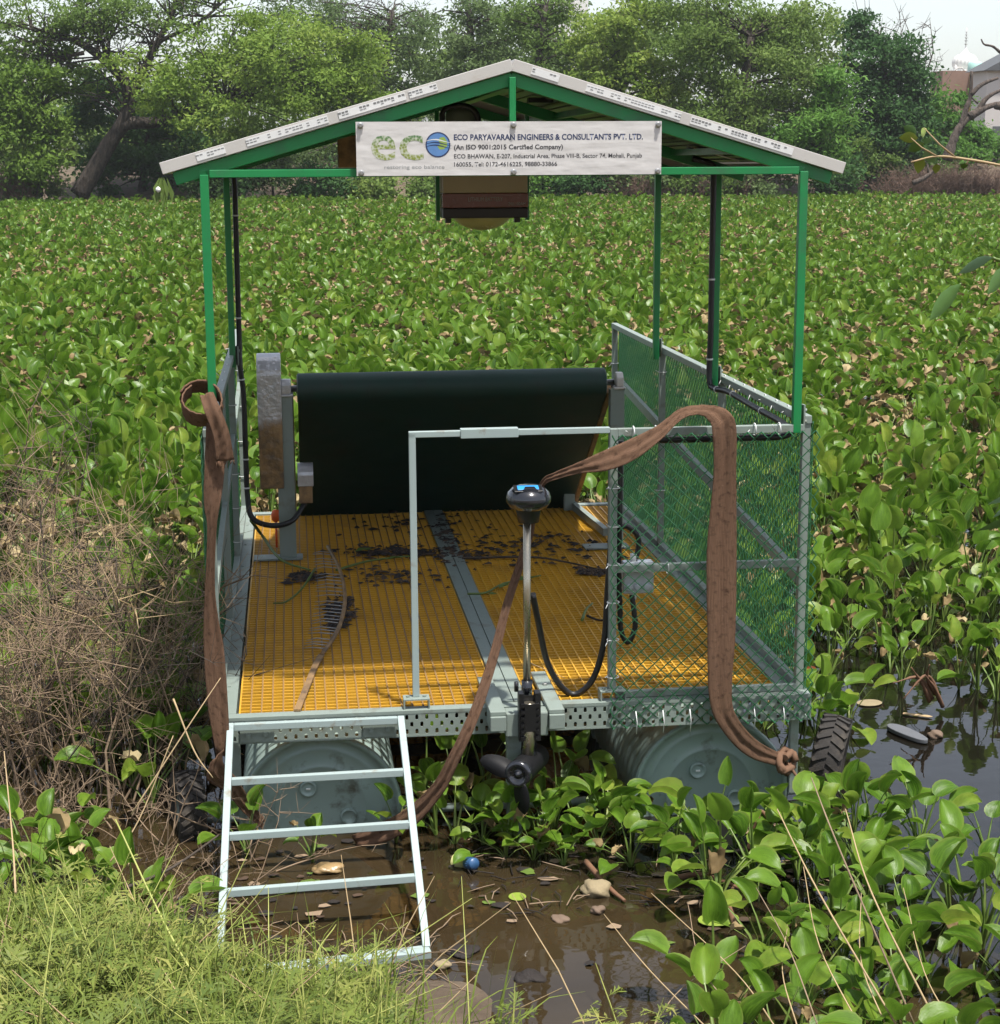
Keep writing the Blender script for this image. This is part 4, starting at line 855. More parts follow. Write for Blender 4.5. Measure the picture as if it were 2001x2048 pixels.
# ------------------------------------------------------------------ water hyacinth
def blade_mesh(seed, kind='open', far=False):
    """one leaf: stalk rising from the plant's heart and a cupped rounded blade"""
    r_ = random.Random(seed)
    h = {'open': r_.uniform(.26, .40), 'tall': r_.uniform(.36, .50), 'wide': r_.uniform(.16, .34), 'low': r_.uniform(.10, .22), 'dry': r_.uniform(.16, .40)+(.10 if far else 0)}[kind]
    reach = {'open': r_.uniform(.08, .20), 'tall': r_.uniform(.03, .10), 'wide': r_.uniform(.10, .26), 'low': r_.uniform(.12, .22), 'dry': r_.uniform(.10, .22)}[kind]
    a = {'open': r_.uniform(.75, 1.35), 'tall': r_.uniform(1.1, 1.65), 'wide': r_.uniform(.05, .9), 'low': r_.uniform(.0, .7), 'dry': r_.uniform(-.9, .4)}[kind]
    L = r_.uniform(.14, .185)*(.72 if kind == 'dry' else 1); W = L*r_.uniform(.36, .48); cup = r_.uniform(.2, .95); curl = r_.uniform(.1, .9)*(2.2 if kind == 'dry' else 1)
    vs, fs, ms, uv = [], [], [], []
    pts = [Vector((reach*t**1.5, 0, h*t**.85)) for t in (0, .4, .75, 1)]
    for i, p in enumerate(pts):
        rr = (.010, .009, .006, .0045)[i]
        for j in range(4): uv.append((0, 0, seed*.37)); vs.append(p+Vector((rr*math.cos(j*1.571)*.7, rr*math.sin(j*1.571), rr*math.cos(j*1.571)*.5)))
    for i in range(3):
        for j in range(4): fs.append((i*4+j, i*4+(j+1) % 4, i*4+4+(j+1) % 4, i*4+4+j)); ms.append(1)
    if far: vs, fs, ms, uv = [], [], [], []
    NU, NV = (4, 4) if far else (6, 6); b0 = len(vs); p = pts[-1].copy(); roll = r_.uniform(-.5, .5)
    for i in range(NV+1):
        t = i/NV; ang = a-curl*t*t; wv = W*(max(0, math.sin(math.pi*min(1, .06+.94*t)**.72)))**.62
        if i == NV: wv = W*.06
        if i: p = p+Vector((math.cos(ang), 0, math.sin(ang)))*(L/NV)
        nrm = Vector((-math.sin(ang), 0, math.cos(ang)))
        for j in range(NU+1):
            u = -1+2*j/NU; off = cup*wv*u*u-.02*(1-abs(u))*.25+.004*math.sin(5*t+u*3+seed)
            q = p+Vector((0, wv*u*(1-.28*cup), 0))+nrm*off
            if kind == 'dry': q += Vector((r_.gauss(0, .006), r_.gauss(0, .006), r_.gauss(0, .008)))
            q = pts[-1]+Matrix.Rotation(roll*t, 3, 'X') @ (q-pts[-1]); vs.append(q); uv.append((u, t, seed*.37))
    for i in range(NV):
        for j in range(NU): fs.append((b0+i*(NU+1)+j, b0+i*(NU+1)+j+1, b0+(i+1)*(NU+1)+j+1, b0+(i+1)*(NU+1)+j)); ms.append(2 if kind == 'dry' else 0)
    return vs, fs, ms, r_.random(), uv
LEAF = {k: [blade_mesh(100*i+hash_, k) for i in range(1, n+1)] for k, n, hash_ in (('open', 8, 1), ('tall', 6, 2), ('low', 6, 3), ('dry', 6, 4), ('wide', 8, 5))}
LEAFF = {k: [blade_mesh(100*i+hash_, k, True) for i in range(1, n+1)] for k, n, hash_ in (('open', 8, 1), ('tall', 6, 2), ('low', 6, 3), ('dry', 6, 4), ('wide', 8, 5))}
HM = [M['hy'], M['hyst'], M['hydry']]
def mesh_from(parts, name, mats):
    """parts: (verts, faces, mats, tint, matrix) joined; the tint is stored per vertex"""
    V, Fc, Mi, Ti, Uv = [], [], [], [], []
    for vs, fs, ms, ti, mx, *uv in parts:
        if uv: Uv += uv[0]
        n = len(V); V += [tuple(mx @ Vector(p)) for p in vs]; Fc += [tuple(i+n for i in f) for f in fs]; Mi += ms; Ti += [ti]*len(vs)
    me = bpy.data.meshes.new(name); me.from_pydata(V, [], Fc)
    for m_ in mats: me.materials.append(m_)
    me.polygons.foreach_set('material_index', Mi); me.polygons.foreach_set('use_smooth', [True]*len(Fc))
    at = me.attributes.new('tint', 'FLOAT', 'POINT'); at.data.foreach_set('value', Ti); 
    if Uv: me.attributes.new('buv', 'FLOAT_VECTOR', 'POINT').data.foreach_set('vector', np.array(Uv, dtype=np.float32).ravel())
    me.update(); return me
LEAFME = {k: [mesh_from([(v, f, m_, t, Matrix(), uv)], 'leaf', HM) for v, f, m_, t, uv in L] for k, L in LEAF.items()}
def recipe(r_, lush=1.0, dry=.12, wide=.12):
    out = []; n = r_.randint(6, 9); a = r_.uniform(0, 6.3)
    for i in range(n):
        k = r_.choices(['open', 'tall', 'low', 'dry', 'wide'], [.38, .42*lush, .10, dry, wide])[0]
        a += 2.4+r_.uniform(-.4, .4)
        out.append((k, r_.randrange(len(LEAF[k])), a, r_.uniform(.75, 1.15), r_.uniform(-.16, .16)))
    return out
def lmx(a, s, t): return Matrix.Rotation(a, 4, 'Z') @ Matrix.Rotation(t, 4, 'Y') @ Matrix.Scale(s, 4)
PROTO = bpy.data.collections.new('hyacinth_kinds')
def plant_proto(seed, dry, far=False):
    r_ = random.Random(seed); parts = []
    for k, i, a, s, t in recipe(r_, 1.1, dry):
        v, f, m_, ti, uv = (LEAFF if far else LEAF)[k][i]; parts.append((v, f, m_, (ti+r_.random()) % 1, lmx(a, s, t), uv))
    o = bpy.data.objects.new('hyacinth_kind_%02d' % len(PROTO.objects), mesh_from(parts, 'hyacinth_kind', HM)); PROTO.objects.link(o)
for s in range(10): plant_proto(50+s, .25 if s < 6 else .9)
for s in range(10): plant_proto(150+s, .22 if s < 6 else 1.1, True)
def scatter(name, P, Rz, S, I, coll, label, cat, kind='stuff'):
    me = bpy.data.meshes.new(name); me.from_pydata([tuple(p) for p in P], [], [])
    at = me.attributes.new('rot', 'FLOAT_VECTOR', 'POINT'); at.data.foreach_set('vector', np.array(Rz, dtype=np.float32).ravel())
    at = me.attributes.new('scl', 'FLOAT', 'POINT'); at.data.foreach_set('value', S)
    at = me.attributes.new('idx', 'INT', 'POINT'); at.data.foreach_set('value', I)
    o = bpy.data.objects.new(name, me); COL.objects.link(o)
    ng = bpy.data.node_groups.new(name+'_nodes', 'GeometryNodeTree')
    ng.interface.new_socket('Geometry', in_out='INPUT', socket_type='NodeSocketGeometry'); ng.interface.new_socket('Geometry', in_out='OUTPUT', socket_type='NodeSocketGeometry')
    gi = ng.nodes.new('NodeGroupInput'); go = ng.nodes.new('NodeGroupOutput'); ip = ng.nodes.new('GeometryNodeInstanceOnPoints')
    ci = ng.nodes.new('GeometryNodeCollectionInfo'); ci.inputs[0].default_value = coll; ci.inputs[1].default_value = True; ci.inputs[2].default_value = True
    def attr(n_, t_):
        a = ng.nodes.new('GeometryNodeInputNamedAttribute'); a.data_type = t_; a.inputs[0].default_value = n_; return a.outputs[0]
    er = ng.nodes.new('FunctionNodeEulerToRotation'); L = ng.links.new
    L(gi.outputs[0], ip.inputs['Points']); L(ci.outputs[0], ip.inputs['Instance']); ip.inputs['Pick Instance'].default_value = True
    L(attr('idx', 'INT'), ip.inputs['Instance Index']); L(attr('rot', 'FLOAT_VECTOR'), er.inputs[0]); L(er.outputs[0], ip.inputs['Rotation']); L(attr('scl', 'FLOAT'), ip.inputs['Scale']); L(ip.outputs[0], go.inputs[0])
    md = o.modifiers.new('scatter', 'NODES'); md.node_group = ng
    return tag(o, label, cat, kind=kind)
def inside(p, poly):
    c = False; n = len(poly)
    for i in range(n):
        (x1, y1), (x2, y2) = poly[i], poly[i-1]
        if (y1 > p[1]) != (y2 > p[1]) and p[0] < (x2-x1)*(p[1]-y1)/(y2-y1)+x1: c = not c
    return c
POOLR = [(2.629, 1.554, 0.000)[:2], (2.723, 1.227, 0.000)[:2], (2.876, 1.245, 0.000)[:2], (3.124, 1.250, 0.000)[:2], (3.356, 0.923, 0.000)[:2], (3.098, 0.128, 0.000)[:2], (2.534, -1.021, 0.000)[:2], (2.410, -0.846, 0.000)[:2], (2.445, -0.314, 0.000)[:2], (2.372, 0.111, 0.000)[:2], (2.409, 0.840, 0.000)[:2]]
POOLF = [(-0.167, 0.230, 0.000)[:2], (0.184, 0.031, 0.000)[:2], (0.713, -0.087, 0.000)[:2], (1.467, -0.186, 0.000)[:2], (1.482, -0.556, 0.000)[:2], (1.459, -1.033, 0.000)[:2], (1.232, -1.927, 0.000)[:2], (-0.180, -1.747, 0.000)[:2], (-0.123, -0.677, 0.000)[:2]]
def zone(x, y):
    if y < .2 and x > 1.2: return 'fr' if x < 2.05 else 'fr2'
    if y < .6 and -.1 < x < 2.1: return 'mid'
    if x < -.05 and y < 3.8: return 'left' if y > .75 else 'left2'
    if x > 2.05 and y < 4.5: return 'right' if y < 2.4 else 'right2'
    return 'back'
cand = []; y = -2.0; r_ = random.Random(31)
while y < 66.5:
    step = .20 if y < 1.5 else (.215 if y < 12 else (.27 if y < 28 else .40))
    xa = .23+(y+6)*math.tan(-.165)-.5; xb = .23+(y+6)*math.tan(.402)+.5; x = xa+r_.random()*step
    while x < xb:
        px, py = x+r_.gauss(0, step*.3), y+r_.gauss(0, step*.3); x += step
        if py > farshore(px)-.2 or py < shore(px)+(.05 if px < 1.2 else -.25): continue
        if -.22 < px < 2.2 and -.05 < py < 3.75: continue
        if .1 < px < 2.1 and 3.7 < py < 4.8: continue
        if 2.0 < px < 2.5 and -.22 < py < .62: continue
        if 1.4 < px < 2.1 and -.42 < py < 0: continue
        if inside((px, py), POOLR) or inside((px, py), POOLF): continue
        z_ = zone(px, py)
        if z_ == 'left2' and r_.random() < (.70 if py > -.25 else .08): continue
        if -.46 < px < -.08 and -.6 < py < .12: continue
        if z_ == 'right' and py < 2.2 and r_.random() < .35: continue
        s = {'fr': r_.uniform(.50, .74), 'fr2': r_.uniform(.55, .78), 'left2': r_.uniform(.6, .9), 'right2': r_.uniform(.6, .85), 'left': r_.uniform(.55, .80), 'right': r_.uniform(.58, .82), 'mid': .6, 'back': r_.uniform(.72, 1.02)*(1.12 if py > 28 else 1)}[z_]
        if z_ == 'left2' and py < .2: s *= .75
        if z_[:5] == 'right': s *= min(1.1, .72+.1*py)
        cand.append((px, py, s, z_))
    y += step
# plants that the photograph shows between the two floats and beside the motor
for px, py, s in ((.70, -.03, .62), (.86, -.14, .58), (.80, .20, .7), (1.02, -.30, .42), (1.14, -.02, .66), (1.12, -.36, .42), (1.30, -.12, .60), (1.36, -.12, .56), (1.22, .25, .7), (.92, .35, .7), (1.47, -.26, .46), (1.64, -.24, .45), (1.85, -.26, .48), (2.02, -.3, .5), (.25, -.22, .42), (-.46, -.42, .5), (-.56, -.3, .5), (.76, -.12, .55), (.66, .1, .66), (1.26, -.26, .5), (1.20, -.10, .62), (1.40, -.18, .5), (1.56, -.2, .42), (1.75, -.3, .44), (1.92, -.22, .42), (1.08, -.2, .5), (1.35, -.4, .5), (1.5, -.42, .52), (2.42, .75, .55), (2.3, .9, .58), (.02, -.12, .5), (.55, -.08, .42), (2.55, .9, .6), (2.2, .95, .6), (.98, -.14, .55), (.93, -.26, .5), (1.06, -.24, .55), (2.25, -.32, .6), (2.4, -.4, .6), (2.15, -.42, .6), (2.6, -.5, .6), (-.5, -.65, .5), (-.35, -.72, .45), (-.2, -.7, .42)):
    cand.append((px, py, s, 'mid' if px > 0 else 'left2'))
cand.sort(key=lambda c_: math.hypot(c_[0]-.23, c_[1]+6))
LBL = {'fr': ('water hyacinth in the leafy patch just in front of the right float', 'hyacinths in front of the right float'),
 'fr2': ('water hyacinth in the lower right corner patch in front of the dark open water', 'hyacinths in the lower right corner'),
 'left2': ('water hyacinth among the dry brush around the left tyre', 'hyacinths around the left tyre'),
 'right2': ('water hyacinth beside the far half of the right fence', 'hyacinths beside the far right fence'),
 'mid': ('water hyacinth growing around the front floats under the deck edge', 'hyacinths between the floats'),
 'left': ('water hyacinth crowding the left fence behind the dry brush', 'hyacinths left of the raft'),
 'right': ('water hyacinth at the back rim of the open water right of the raft', 'hyacinths right of the raft'),
 'back': ('water hyacinth in the dense field just behind the raft', 'hyacinths behind the raft')}
r_ = random.Random(99); NIND = 285; near = cand[:NIND]; far = cand[NIND:]
for px, py, s, z_ in near:
    o = bpy.data.objects.new('hyacinth_plant', None); COL.objects.link(o); o.empty_display_size = .05
    o.location = (px, py, -.01); o.scale = (s, s, s); o.rotation_euler = (r_.gauss(0, .08), r_.gauss(0, .08), r_.uniform(0, 6.3))
    tag(o, LBL[z_][0], 'plant', LBL[z_][1])
    for k, i, a, sc_, t in recipe(r_, .3 if z_ in ('fr', 'fr2', 'mid', 'left2') else .75, .14 if z_ in ('fr', 'fr2', 'mid') else (.35 if z_[:4] == 'left' else .30), 1.0 if z_ in ('fr', 'fr2', 'mid', 'left2') else .2):
        c_ = bpy.data.objects.new('leaf', LEAFME[k][i]); COL.objects.link(c_); c_.parent = o; c_.matrix_local = lmx(a, sc_, t)
P, Rz, S, I = [], [], [], []
for px, py, s, z_ in far:
    P.append((px, py, -.02)); Rz.append((r_.gauss(0, .1), r_.gauss(0, .1), r_.uniform(0, 6.3))); S.append(s)
    dryz = math.sin(px*.55+1.3)*math.sin(py*.38+.6)+.35*math.sin(px*1.7+py*1.1)+(.35 if px > 2.5 else 0)
    I.append((r_.randrange(6, 10) if r_.random() < (.85 if dryz > .30 else .36) else r_.randrange(6))+(10 if py > 9 else 0))
scatter('hyacinth_field', P, Rz, S, I, PROTO, 'dense green field of water hyacinth covering the pond to the far bank', 'plants')

# ------------------------------------------------------------------ trees and scrub on the far bank
def crown_mesh(blobs, dens, leaf, aspect, mat, seed, flat=.55, name='crown', clump=.38):
    """blobs: (x, y, z, rx, rz); many small leaf faces gathered in clumps through the crown's volume"""
    g = np.random.RandomState(seed); Vs, Ts = [], []; cents = []
    for (x, y, z, rx, rz) in blobs:
        nc = max(8, int(rx*rz*9)); ry = min(rx, 2.2)
        d = g.normal(size=(nc, 3)); d /= np.linalg.norm(d, axis=1)[:, None]; rad = g.uniform(.12, 1.0, nc)**.6
        c = np.array([x, y, z])+d*rad[:, None]*np.array([rx, ry, rz])
        cents += [tuple(p) for p in c]
        npl = max(8, int(1.4*dens*rx*rz/nc)); ct = g.uniform(0, .55, nc)
        for k in range(nc):
            n = int(npl*g.uniform(.5, 1.5)); sg = clump*g.uniform(.6, 1.25)
            p = c[k]+g.normal(size=(n, 3))*np.array([sg, sg, sg*flat])
            nn = g.normal(size=(n, 3))+np.array([0, -.55, .8]); nn /= np.linalg.norm(nn, axis=1)[:, None]
            a = np.cross(nn, g.normal(size=(n, 3))); a /= np.linalg.norm(a, axis=1)[:, None]; b_ = np.cross(nn, a)
            s = 1.15*leaf*g.uniform(.6, 1.35, n)[:, None]
            q = np.stack([p-a*s*.5, p+b_*s*aspect*.5+a*s*.05, p+a*s*.5, p-b_*s*aspect*.5+a*s*.05], 1)
            Vs.append(q.reshape(-1, 3)); Ts.append(np.repeat(np.clip(ct[k]+g.uniform(0, .45, n), 0, 1), 4))
    V = np.concatenate(Vs).astype(np.float32); Tn = np.concatenate(Ts).astype(np.float32); n = len(V)//4
    me = bpy.data.meshes.new(name); me.vertices.add(len(V)); me.vertices.foreach_set('co', V.ravel())
    me.loops.add(4*n); me.loops.foreach_set('vertex_index', np.arange(4*n, dtype=np.int32)); me.polygons.add(n)
    me.polygons.foreach_set('loop_start', np.arange(0, 4*n, 4, dtype=np.int32)); me.polygons.foreach_set('loop_total', np.full(n, 4, dtype=np.int32))
    me.materials.append(mat); at = me.attributes.new('tint', 'FLOAT', 'POINT'); at.data.foreach_set('value', Tn); me.update(); me.validate()
    return me, cents
def limbs(mb, trunk, r0, cents, g, sub=1.0, nmax=60):
    """a tapered trunk path and boughs from it towards the clumps"""
    P = smoothpath(trunk, 5); n = len(P); mb.tube(P, [r0*(1-.62*i/n) for i in range(n)], 9)
    idx = list(range(len(cents))); g.shuffle(idx)
    for i in idx[:nmax]:
        c = Vector(cents[i]); best = min(range(n//3, n), key=lambda j: (P[j]-c).length+(.3*abs(j-n*.7)/n)); s = P[best]
        rr = min(.11, r0*(1-.62*best/n)*.30); mid = s.lerp(c, .5)+Vector((g.uniform(-.4, .4), g.uniform(-.4, .4), g.uniform(.0, .5)))
        mb.tube(smoothpath([s, mid, c], 3), [max(.012, rr*(1-.8*t/6)*sub) for t in range(7)], 5, 0, False)
        for _ in range(2):
            e = c+Vector((g.gauss(0, .5), g.gauss(0, .4), g.gauss(.2, .4))); mb.tube([mid.lerp(c, g.uniform(.2, .9)), e], [.02*sub, .006], 4, 0, False)
def tree(label, trunk, r0, blobs, col, dens=220, leaf=.17, aspect=.5, seed=1, name='tree', bark='bark', group='trees on the far bank', sub=1.0, nmax=50, clump=.38, flat=.55):
    th = thing(name, label, 'tree' if 'shrub' not in name else 'shrub', tuple(trunk[0]), group, False); g = random.Random(seed)
    me, cents = crown_mesh(blobs, dens, leaf, aspect, M['t_'+col], seed, flat, 'crown', clump)
    b = Vector(trunk[0])
    for v in [0]:
        co = np.empty(len(me.vertices)*3, dtype=np.float32); me.vertices.foreach_get('co', co); co = co.reshape(-1, 3)-np.array(b, dtype=np.float32); me.vertices.foreach_set('co', co.ravel())
    me.update()
    o = bpy.data.objects.new('crown', me); COL.objects.link(o); o.parent = th
    mb = MB(); limbs(mb, trunk, r0, cents, g, sub, nmax); mb.build('trunk', M[bark], th)
    return th
TR = 'trees on the far bank'
# leaning thorn tree on the left
th = tree('leaning dark-trunked thorn tree with spreading lime foliage left of the roof', [(-8.095, 66.000, 0.578), (-7.378, 66.000, 1.688), (-6.642, 66.000, 2.834), (-6.040, 66.000, 3.384), (-4.863, 66.000, 3.442), (-3.395, 66.000, 3.929), (-2.121, 65.500, 4.283)], .38,
 [(-4.111, 65.000, 5.074, 2.584, 1.615), (-1.627, 65.000, 6.175, 2.369, 1.507), (0.599, 65.000, 5.276, 2.369, 1.615), (2.485, 65.500, 5.703, 2.060, 1.735), (-2.716, 64.500, 3.757, 2.352, 0.962), (1.178, 65.000, 3.759, 2.584, 1.077), (3.291, 65.500, 4.276, 1.301, 1.084), (-0.180, 66.000, 6.938, 1.965, 0.983)], 'lime', 920, .17, .42, 3)
mb = MB(); g_ = random.Random(5)
for pts, r in (([(-6.491, 66.000, 2.977), (-6.082, 66.000, 3.792), (-5.976, 66.000, 4.706), (-6.703, 66.000, 5.715), (-7.975, 66.000, 6.614), (-9.565, 66.000, 7.007)], .30), ([(-5.996, 66.000, 4.300), (-5.395, 66.000, 5.313), (-4.726, 66.000, 6.522), (-4.061, 66.000, 7.726), (-3.815, 66.000, 8.722)], .2), ([(-6.703, 66.000, 5.715), (-6.957, 66.000, 6.716), (-7.714, 66.000, 7.709)], .12), ([(-7.597, 66.000, 6.115), (-8.620, 66.000, 5.913), (-9.641, 66.000, 5.711)], .09), ([(-4.726, 66.000, 6.522), (-3.054, 66.000, 7.330), (-1.784, 66.000, 8.336)], .1)):
    P_ = smoothpath(pts, 5); n = len(P_); mb.tube(P_, [r*(1-.7*i/n) for i in range(n)], 8)
    for i in range(4, n):
        for _ in range(3):
            e = P_[i]+Vector((g_.gauss(0, 1.2), g_.gauss(0, .8), g_.gauss(.5, .8))); q = P_[i].lerp(e, .5)+Vector((0, 0, g_.uniform(0, .3))); mb.tube([P_[i], q, e], [.05, .03, .01], 4, 0, False)
            for _ in range(2): mb.tube([q, q+Vector((g_.gauss(0, .7), g_.gauss(0, .5), g_.gauss(.3, .5)))], [.022, .007], 3, 0, False)
mb.build('upper_limbs', M['bark'], th)
me, _ = crown_mesh([(-8.934, 66.000, 7.505, 2.402, 0.873), (-6.101, 66.000, 7.617, 2.620, 0.983), (-9.600, 66.000, 6.410, 1.528, 0.655), (-3.473, 66.500, 7.765, 1.979, 0.879), (-7.352, 66.000, 6.915, 1.310, 0.764)], 800, .15, .45, M['t_olive'], 8, .5)
b = BASE[th.name]; co = np.empty(len(me.vertices)*3, dtype=np.float32); me.vertices.foreach_get('co', co); me.vertices.foreach_set('co', (co.reshape(-1, 3)-np.array(b, dtype=np.float32)).ravel()); me.update()
o = bpy.data.objects.new('upper_crown', me); COL.objects.link(o); o.parent = th
tree('bright bushy tree at the left edge of the far bank', [(-9.738, 66.000, 0.591), (-9.550, 66.000, 2.069), (-9.330, 66.000, 4.102)], .25, [(-9.937, 65.000, 5.073, 1.507, 1.292), (-8.764, 66.800, 5.139, 1.545, 1.214), (-10.203, 64.800, 3.480, 1.718, 1.503), (-9.221, 65.500, 3.084, 1.193, 1.193), (-9.799, 64.800, 1.876, 1.288, 1.181), (-11.441, 68.000, 4.564, 1.122, 2.020)], 'lime', 1000, .17, .55, 12)
tree('dark dense thicket tree behind the leaning trunk', [(-5.858, 69.000, 0.480), (-5.699, 69.000, 1.601), (-5.522, 69.000, 3.100)], .22, [(-7.232, 69.500, 4.178, 1.603, 1.603), (-5.992, 69.000, 2.247, 2.047, 1.365), (-4.068, 69.000, 1.808, 2.047, 1.365), (-4.699, 70.000, 3.754, 1.844, 1.383), (-7.211, 68.000, 1.622, 1.347, 1.122)], 'deep', 1040, .18, .6, 14)
tree('grey-green twiggy tree behind the lime tree', [(4.282, 74.000, 0.269), (4.453, 74.000, 3.109), (4.743, 74.000, 6.091), (5.017, 74.000, 8.354)], .28, [(2.552, 74.000, 7.444, 2.184, 1.456), (5.349, 74.000, 7.227, 2.184, 1.698), (4.578, 73.500, 4.934, 2.170, 1.447), (2.633, 73.000, 2.194, 2.875, 1.677), (6.197, 73.500, 3.329, 2.170, 1.929), (0.730, 75.000, 8.408, 2.211, 0.983)], 'grey', 600, .16, .4, 16, nmax=90)
tree('tall sparse grey-green tree above the roof ridge', [(8.805, 76.000, 0.181), (8.950, 76.000, 3.111), (8.850, 76.000, 6.186), (8.630, 76.000, 8.981)], .3, [(8.134, 76.000, 7.587, 2.487, 1.741), (10.565, 76.000, 8.061, 2.238, 1.492), (8.792, 75.500, 5.462, 2.719, 1.730), (11.293, 76.000, 5.717, 1.989, 1.492), (8.713, 75.000, 1.922, 2.702, 1.965)], 'grey', 640, .17, .45, 18, nmax=80)
tree('olive tree with upright boughs right of the roof ridge', [(10.846, 71.000, 0.301), (10.963, 71.000, 2.838), (11.195, 71.000, 5.962), (11.538, 71.000, 8.383)], .26, [(10.988, 72.000, 7.570, 1.419, 1.419), (12.003, 71.000, 6.185, 1.401, 1.401), (11.685, 72.000, 8.238, 1.656, 0.946), (12.473, 71.000, 4.181, 1.401, 1.401)], 'olive', 760, .17, .45, 20)
tree('yellow-green tree standing behind the right roof slope', [(14.468, 69.000, 0.327), (14.443, 69.000, 2.815), (14.302, 69.000, 5.442), (14.168, 69.000, 7.601)], .25, [(13.720, 69.000, 7.169, 1.706, 1.365), (14.992, 68.500, 6.069, 1.582, 1.356), (13.281, 69.000, 5.441, 1.592, 1.365), (16.040, 68.000, 4.541, 1.795, 1.347), (14.112, 68.500, 3.687, 1.807, 1.582), (15.397, 69.500, 7.856, 1.374, 0.916)], 'lime', 840, .18, .5, 22)
tree('large olive tree with dense rounded crown at right', [(19.036, 66.000, 0.374), (18.874, 66.000, 2.355), (19.044, 66.000, 4.481), (19.317, 66.000, 6.792)], .4, [(18.644, 66.000, 7.207, 2.402, 1.419), (20.784, 66.500, 7.037, 1.979, 1.539), (17.246, 66.500, 5.976, 1.759, 1.539), (19.450, 65.500, 5.096, 2.602, 1.735), (21.818, 66.000, 5.115, 1.310, 1.528), (17.944, 65.500, 3.417, 2.385, 1.518), (20.398, 65.500, 2.987, 2.385, 1.518), (16.885, 68.000, 7.968, 2.020, 1.122)], 'olive', 960, .17, .42, 24)
tree('feathery bright green tree beside the large olive tree', [(21.970, 64.500, 0.393), (21.961, 64.500, 1.920), (21.961, 64.500, 3.811)], .2, [(22.042, 64.500, 4.644, 0.855, 1.283), (21.719, 64.000, 3.178, 1.274, 0.955), (21.096, 64.000, 2.137, 1.698, 0.955), (22.419, 64.200, 3.804, 0.745, 0.852)], 'bright', 1080, .24, .28, 26)
tree('dark green leafy tree left of the white dome', [(26.108, 68.000, 0.267), (26.018, 68.000, 2.323), (25.786, 68.000, 4.970), (25.605, 68.000, 6.496)], .26, [(24.936, 68.000, 5.843, 1.347, 1.347), (26.340, 68.000, 5.626, 1.347, 1.347), (25.090, 67.500, 3.645, 1.560, 1.560), (26.504, 67.500, 3.203, 1.560, 1.560), (25.225, 67.000, 1.889, 1.550, 1.107), (24.817, 68.500, 7.174, 1.017, 0.791), (27.315, 68.000, 4.751, 1.010, 1.122)], 'deep', 1040, .17, .55, 28)
tree('fresh green bush below the white dome', [(28.852, 70.000, 0.701), (28.857, 70.000, 2.081), (28.826, 70.000, 3.679)], .16, [(29.057, 70.000, 3.906, 1.268, 1.152), (28.212, 69.500, 2.541, 1.374, 1.145), (30.074, 70.000, 2.992, 1.383, 1.152), (31.783, 70.500, 2.298, 1.624, 1.044), (29.019, 69.000, 1.857, 2.047, 0.682)], 'bright', 1000, .2, .4, 30)
# low scrub along the water's edge
k = 0
for (dx, dy, rx, ry, Y, col, lab) in ((60, 335, 70, 40, 65.6, 'grey', 'low grey-green shrub at the foot of the leaning trunk, left side'), (420, 330, 70, 45, 65.4, 'deep', 'dark shrub at the water edge below the left roof slope'), (520, 320, 80, 55, 65.8, 'grey', 'grey-green shrub below the banner, left'), (620, 345, 70, 35, 65.2, 'deep', 'low dark shrub on the bank below the banner corner'), (730, 345, 80, 35, 65.2, 'olive', 'low olive shrub behind the battery, left'), (840, 345, 70, 35, 65.1, 'olive', 'low olive shrub behind the hanging battery'),
 (1035, 345, 40, 32, 64.6, 'bright', 'bright yellow-green shrub right of the hanging battery'), (1110, 335, 80, 45, 65.2, 'deep', 'dark broad-leaved shrub under the banner right end'), (1210, 330, 70, 45, 65.2, 'grey', 'grey-green shrub between the right canopy posts'), (1330, 320, 90, 55, 65, 'olive', 'olive shrub behind the middle right canopy post'), (1440, 335, 70, 45, 64.6, 'grey', 'grey-green shrub behind the front right canopy post'), (1590, 335, 55, 40, 63.8, 'deep', 'dark glossy shrub just below the right roof corner'), (1640, 300, 60, 35, 66, 'olive', 'olive shrub right of the right roof corner')):
    k += 1; p = W(dx, 374, 'y', Y)
    tree(lab, [p, (p[0], p[1], p[2]+.6), (p[0]+.1, p[1], p[2]+1.2)], .06, [B(dx, dy, rx, ry, Y), B(dx-rx*.5, dy+ry*.4, rx*.6, ry*.6, Y-.2)], col, 1300, .16, .5, 40+k, 'shrub', group='shrubs along the far bank', nmax=25, sub=.5, clump=.28, flat=.8)
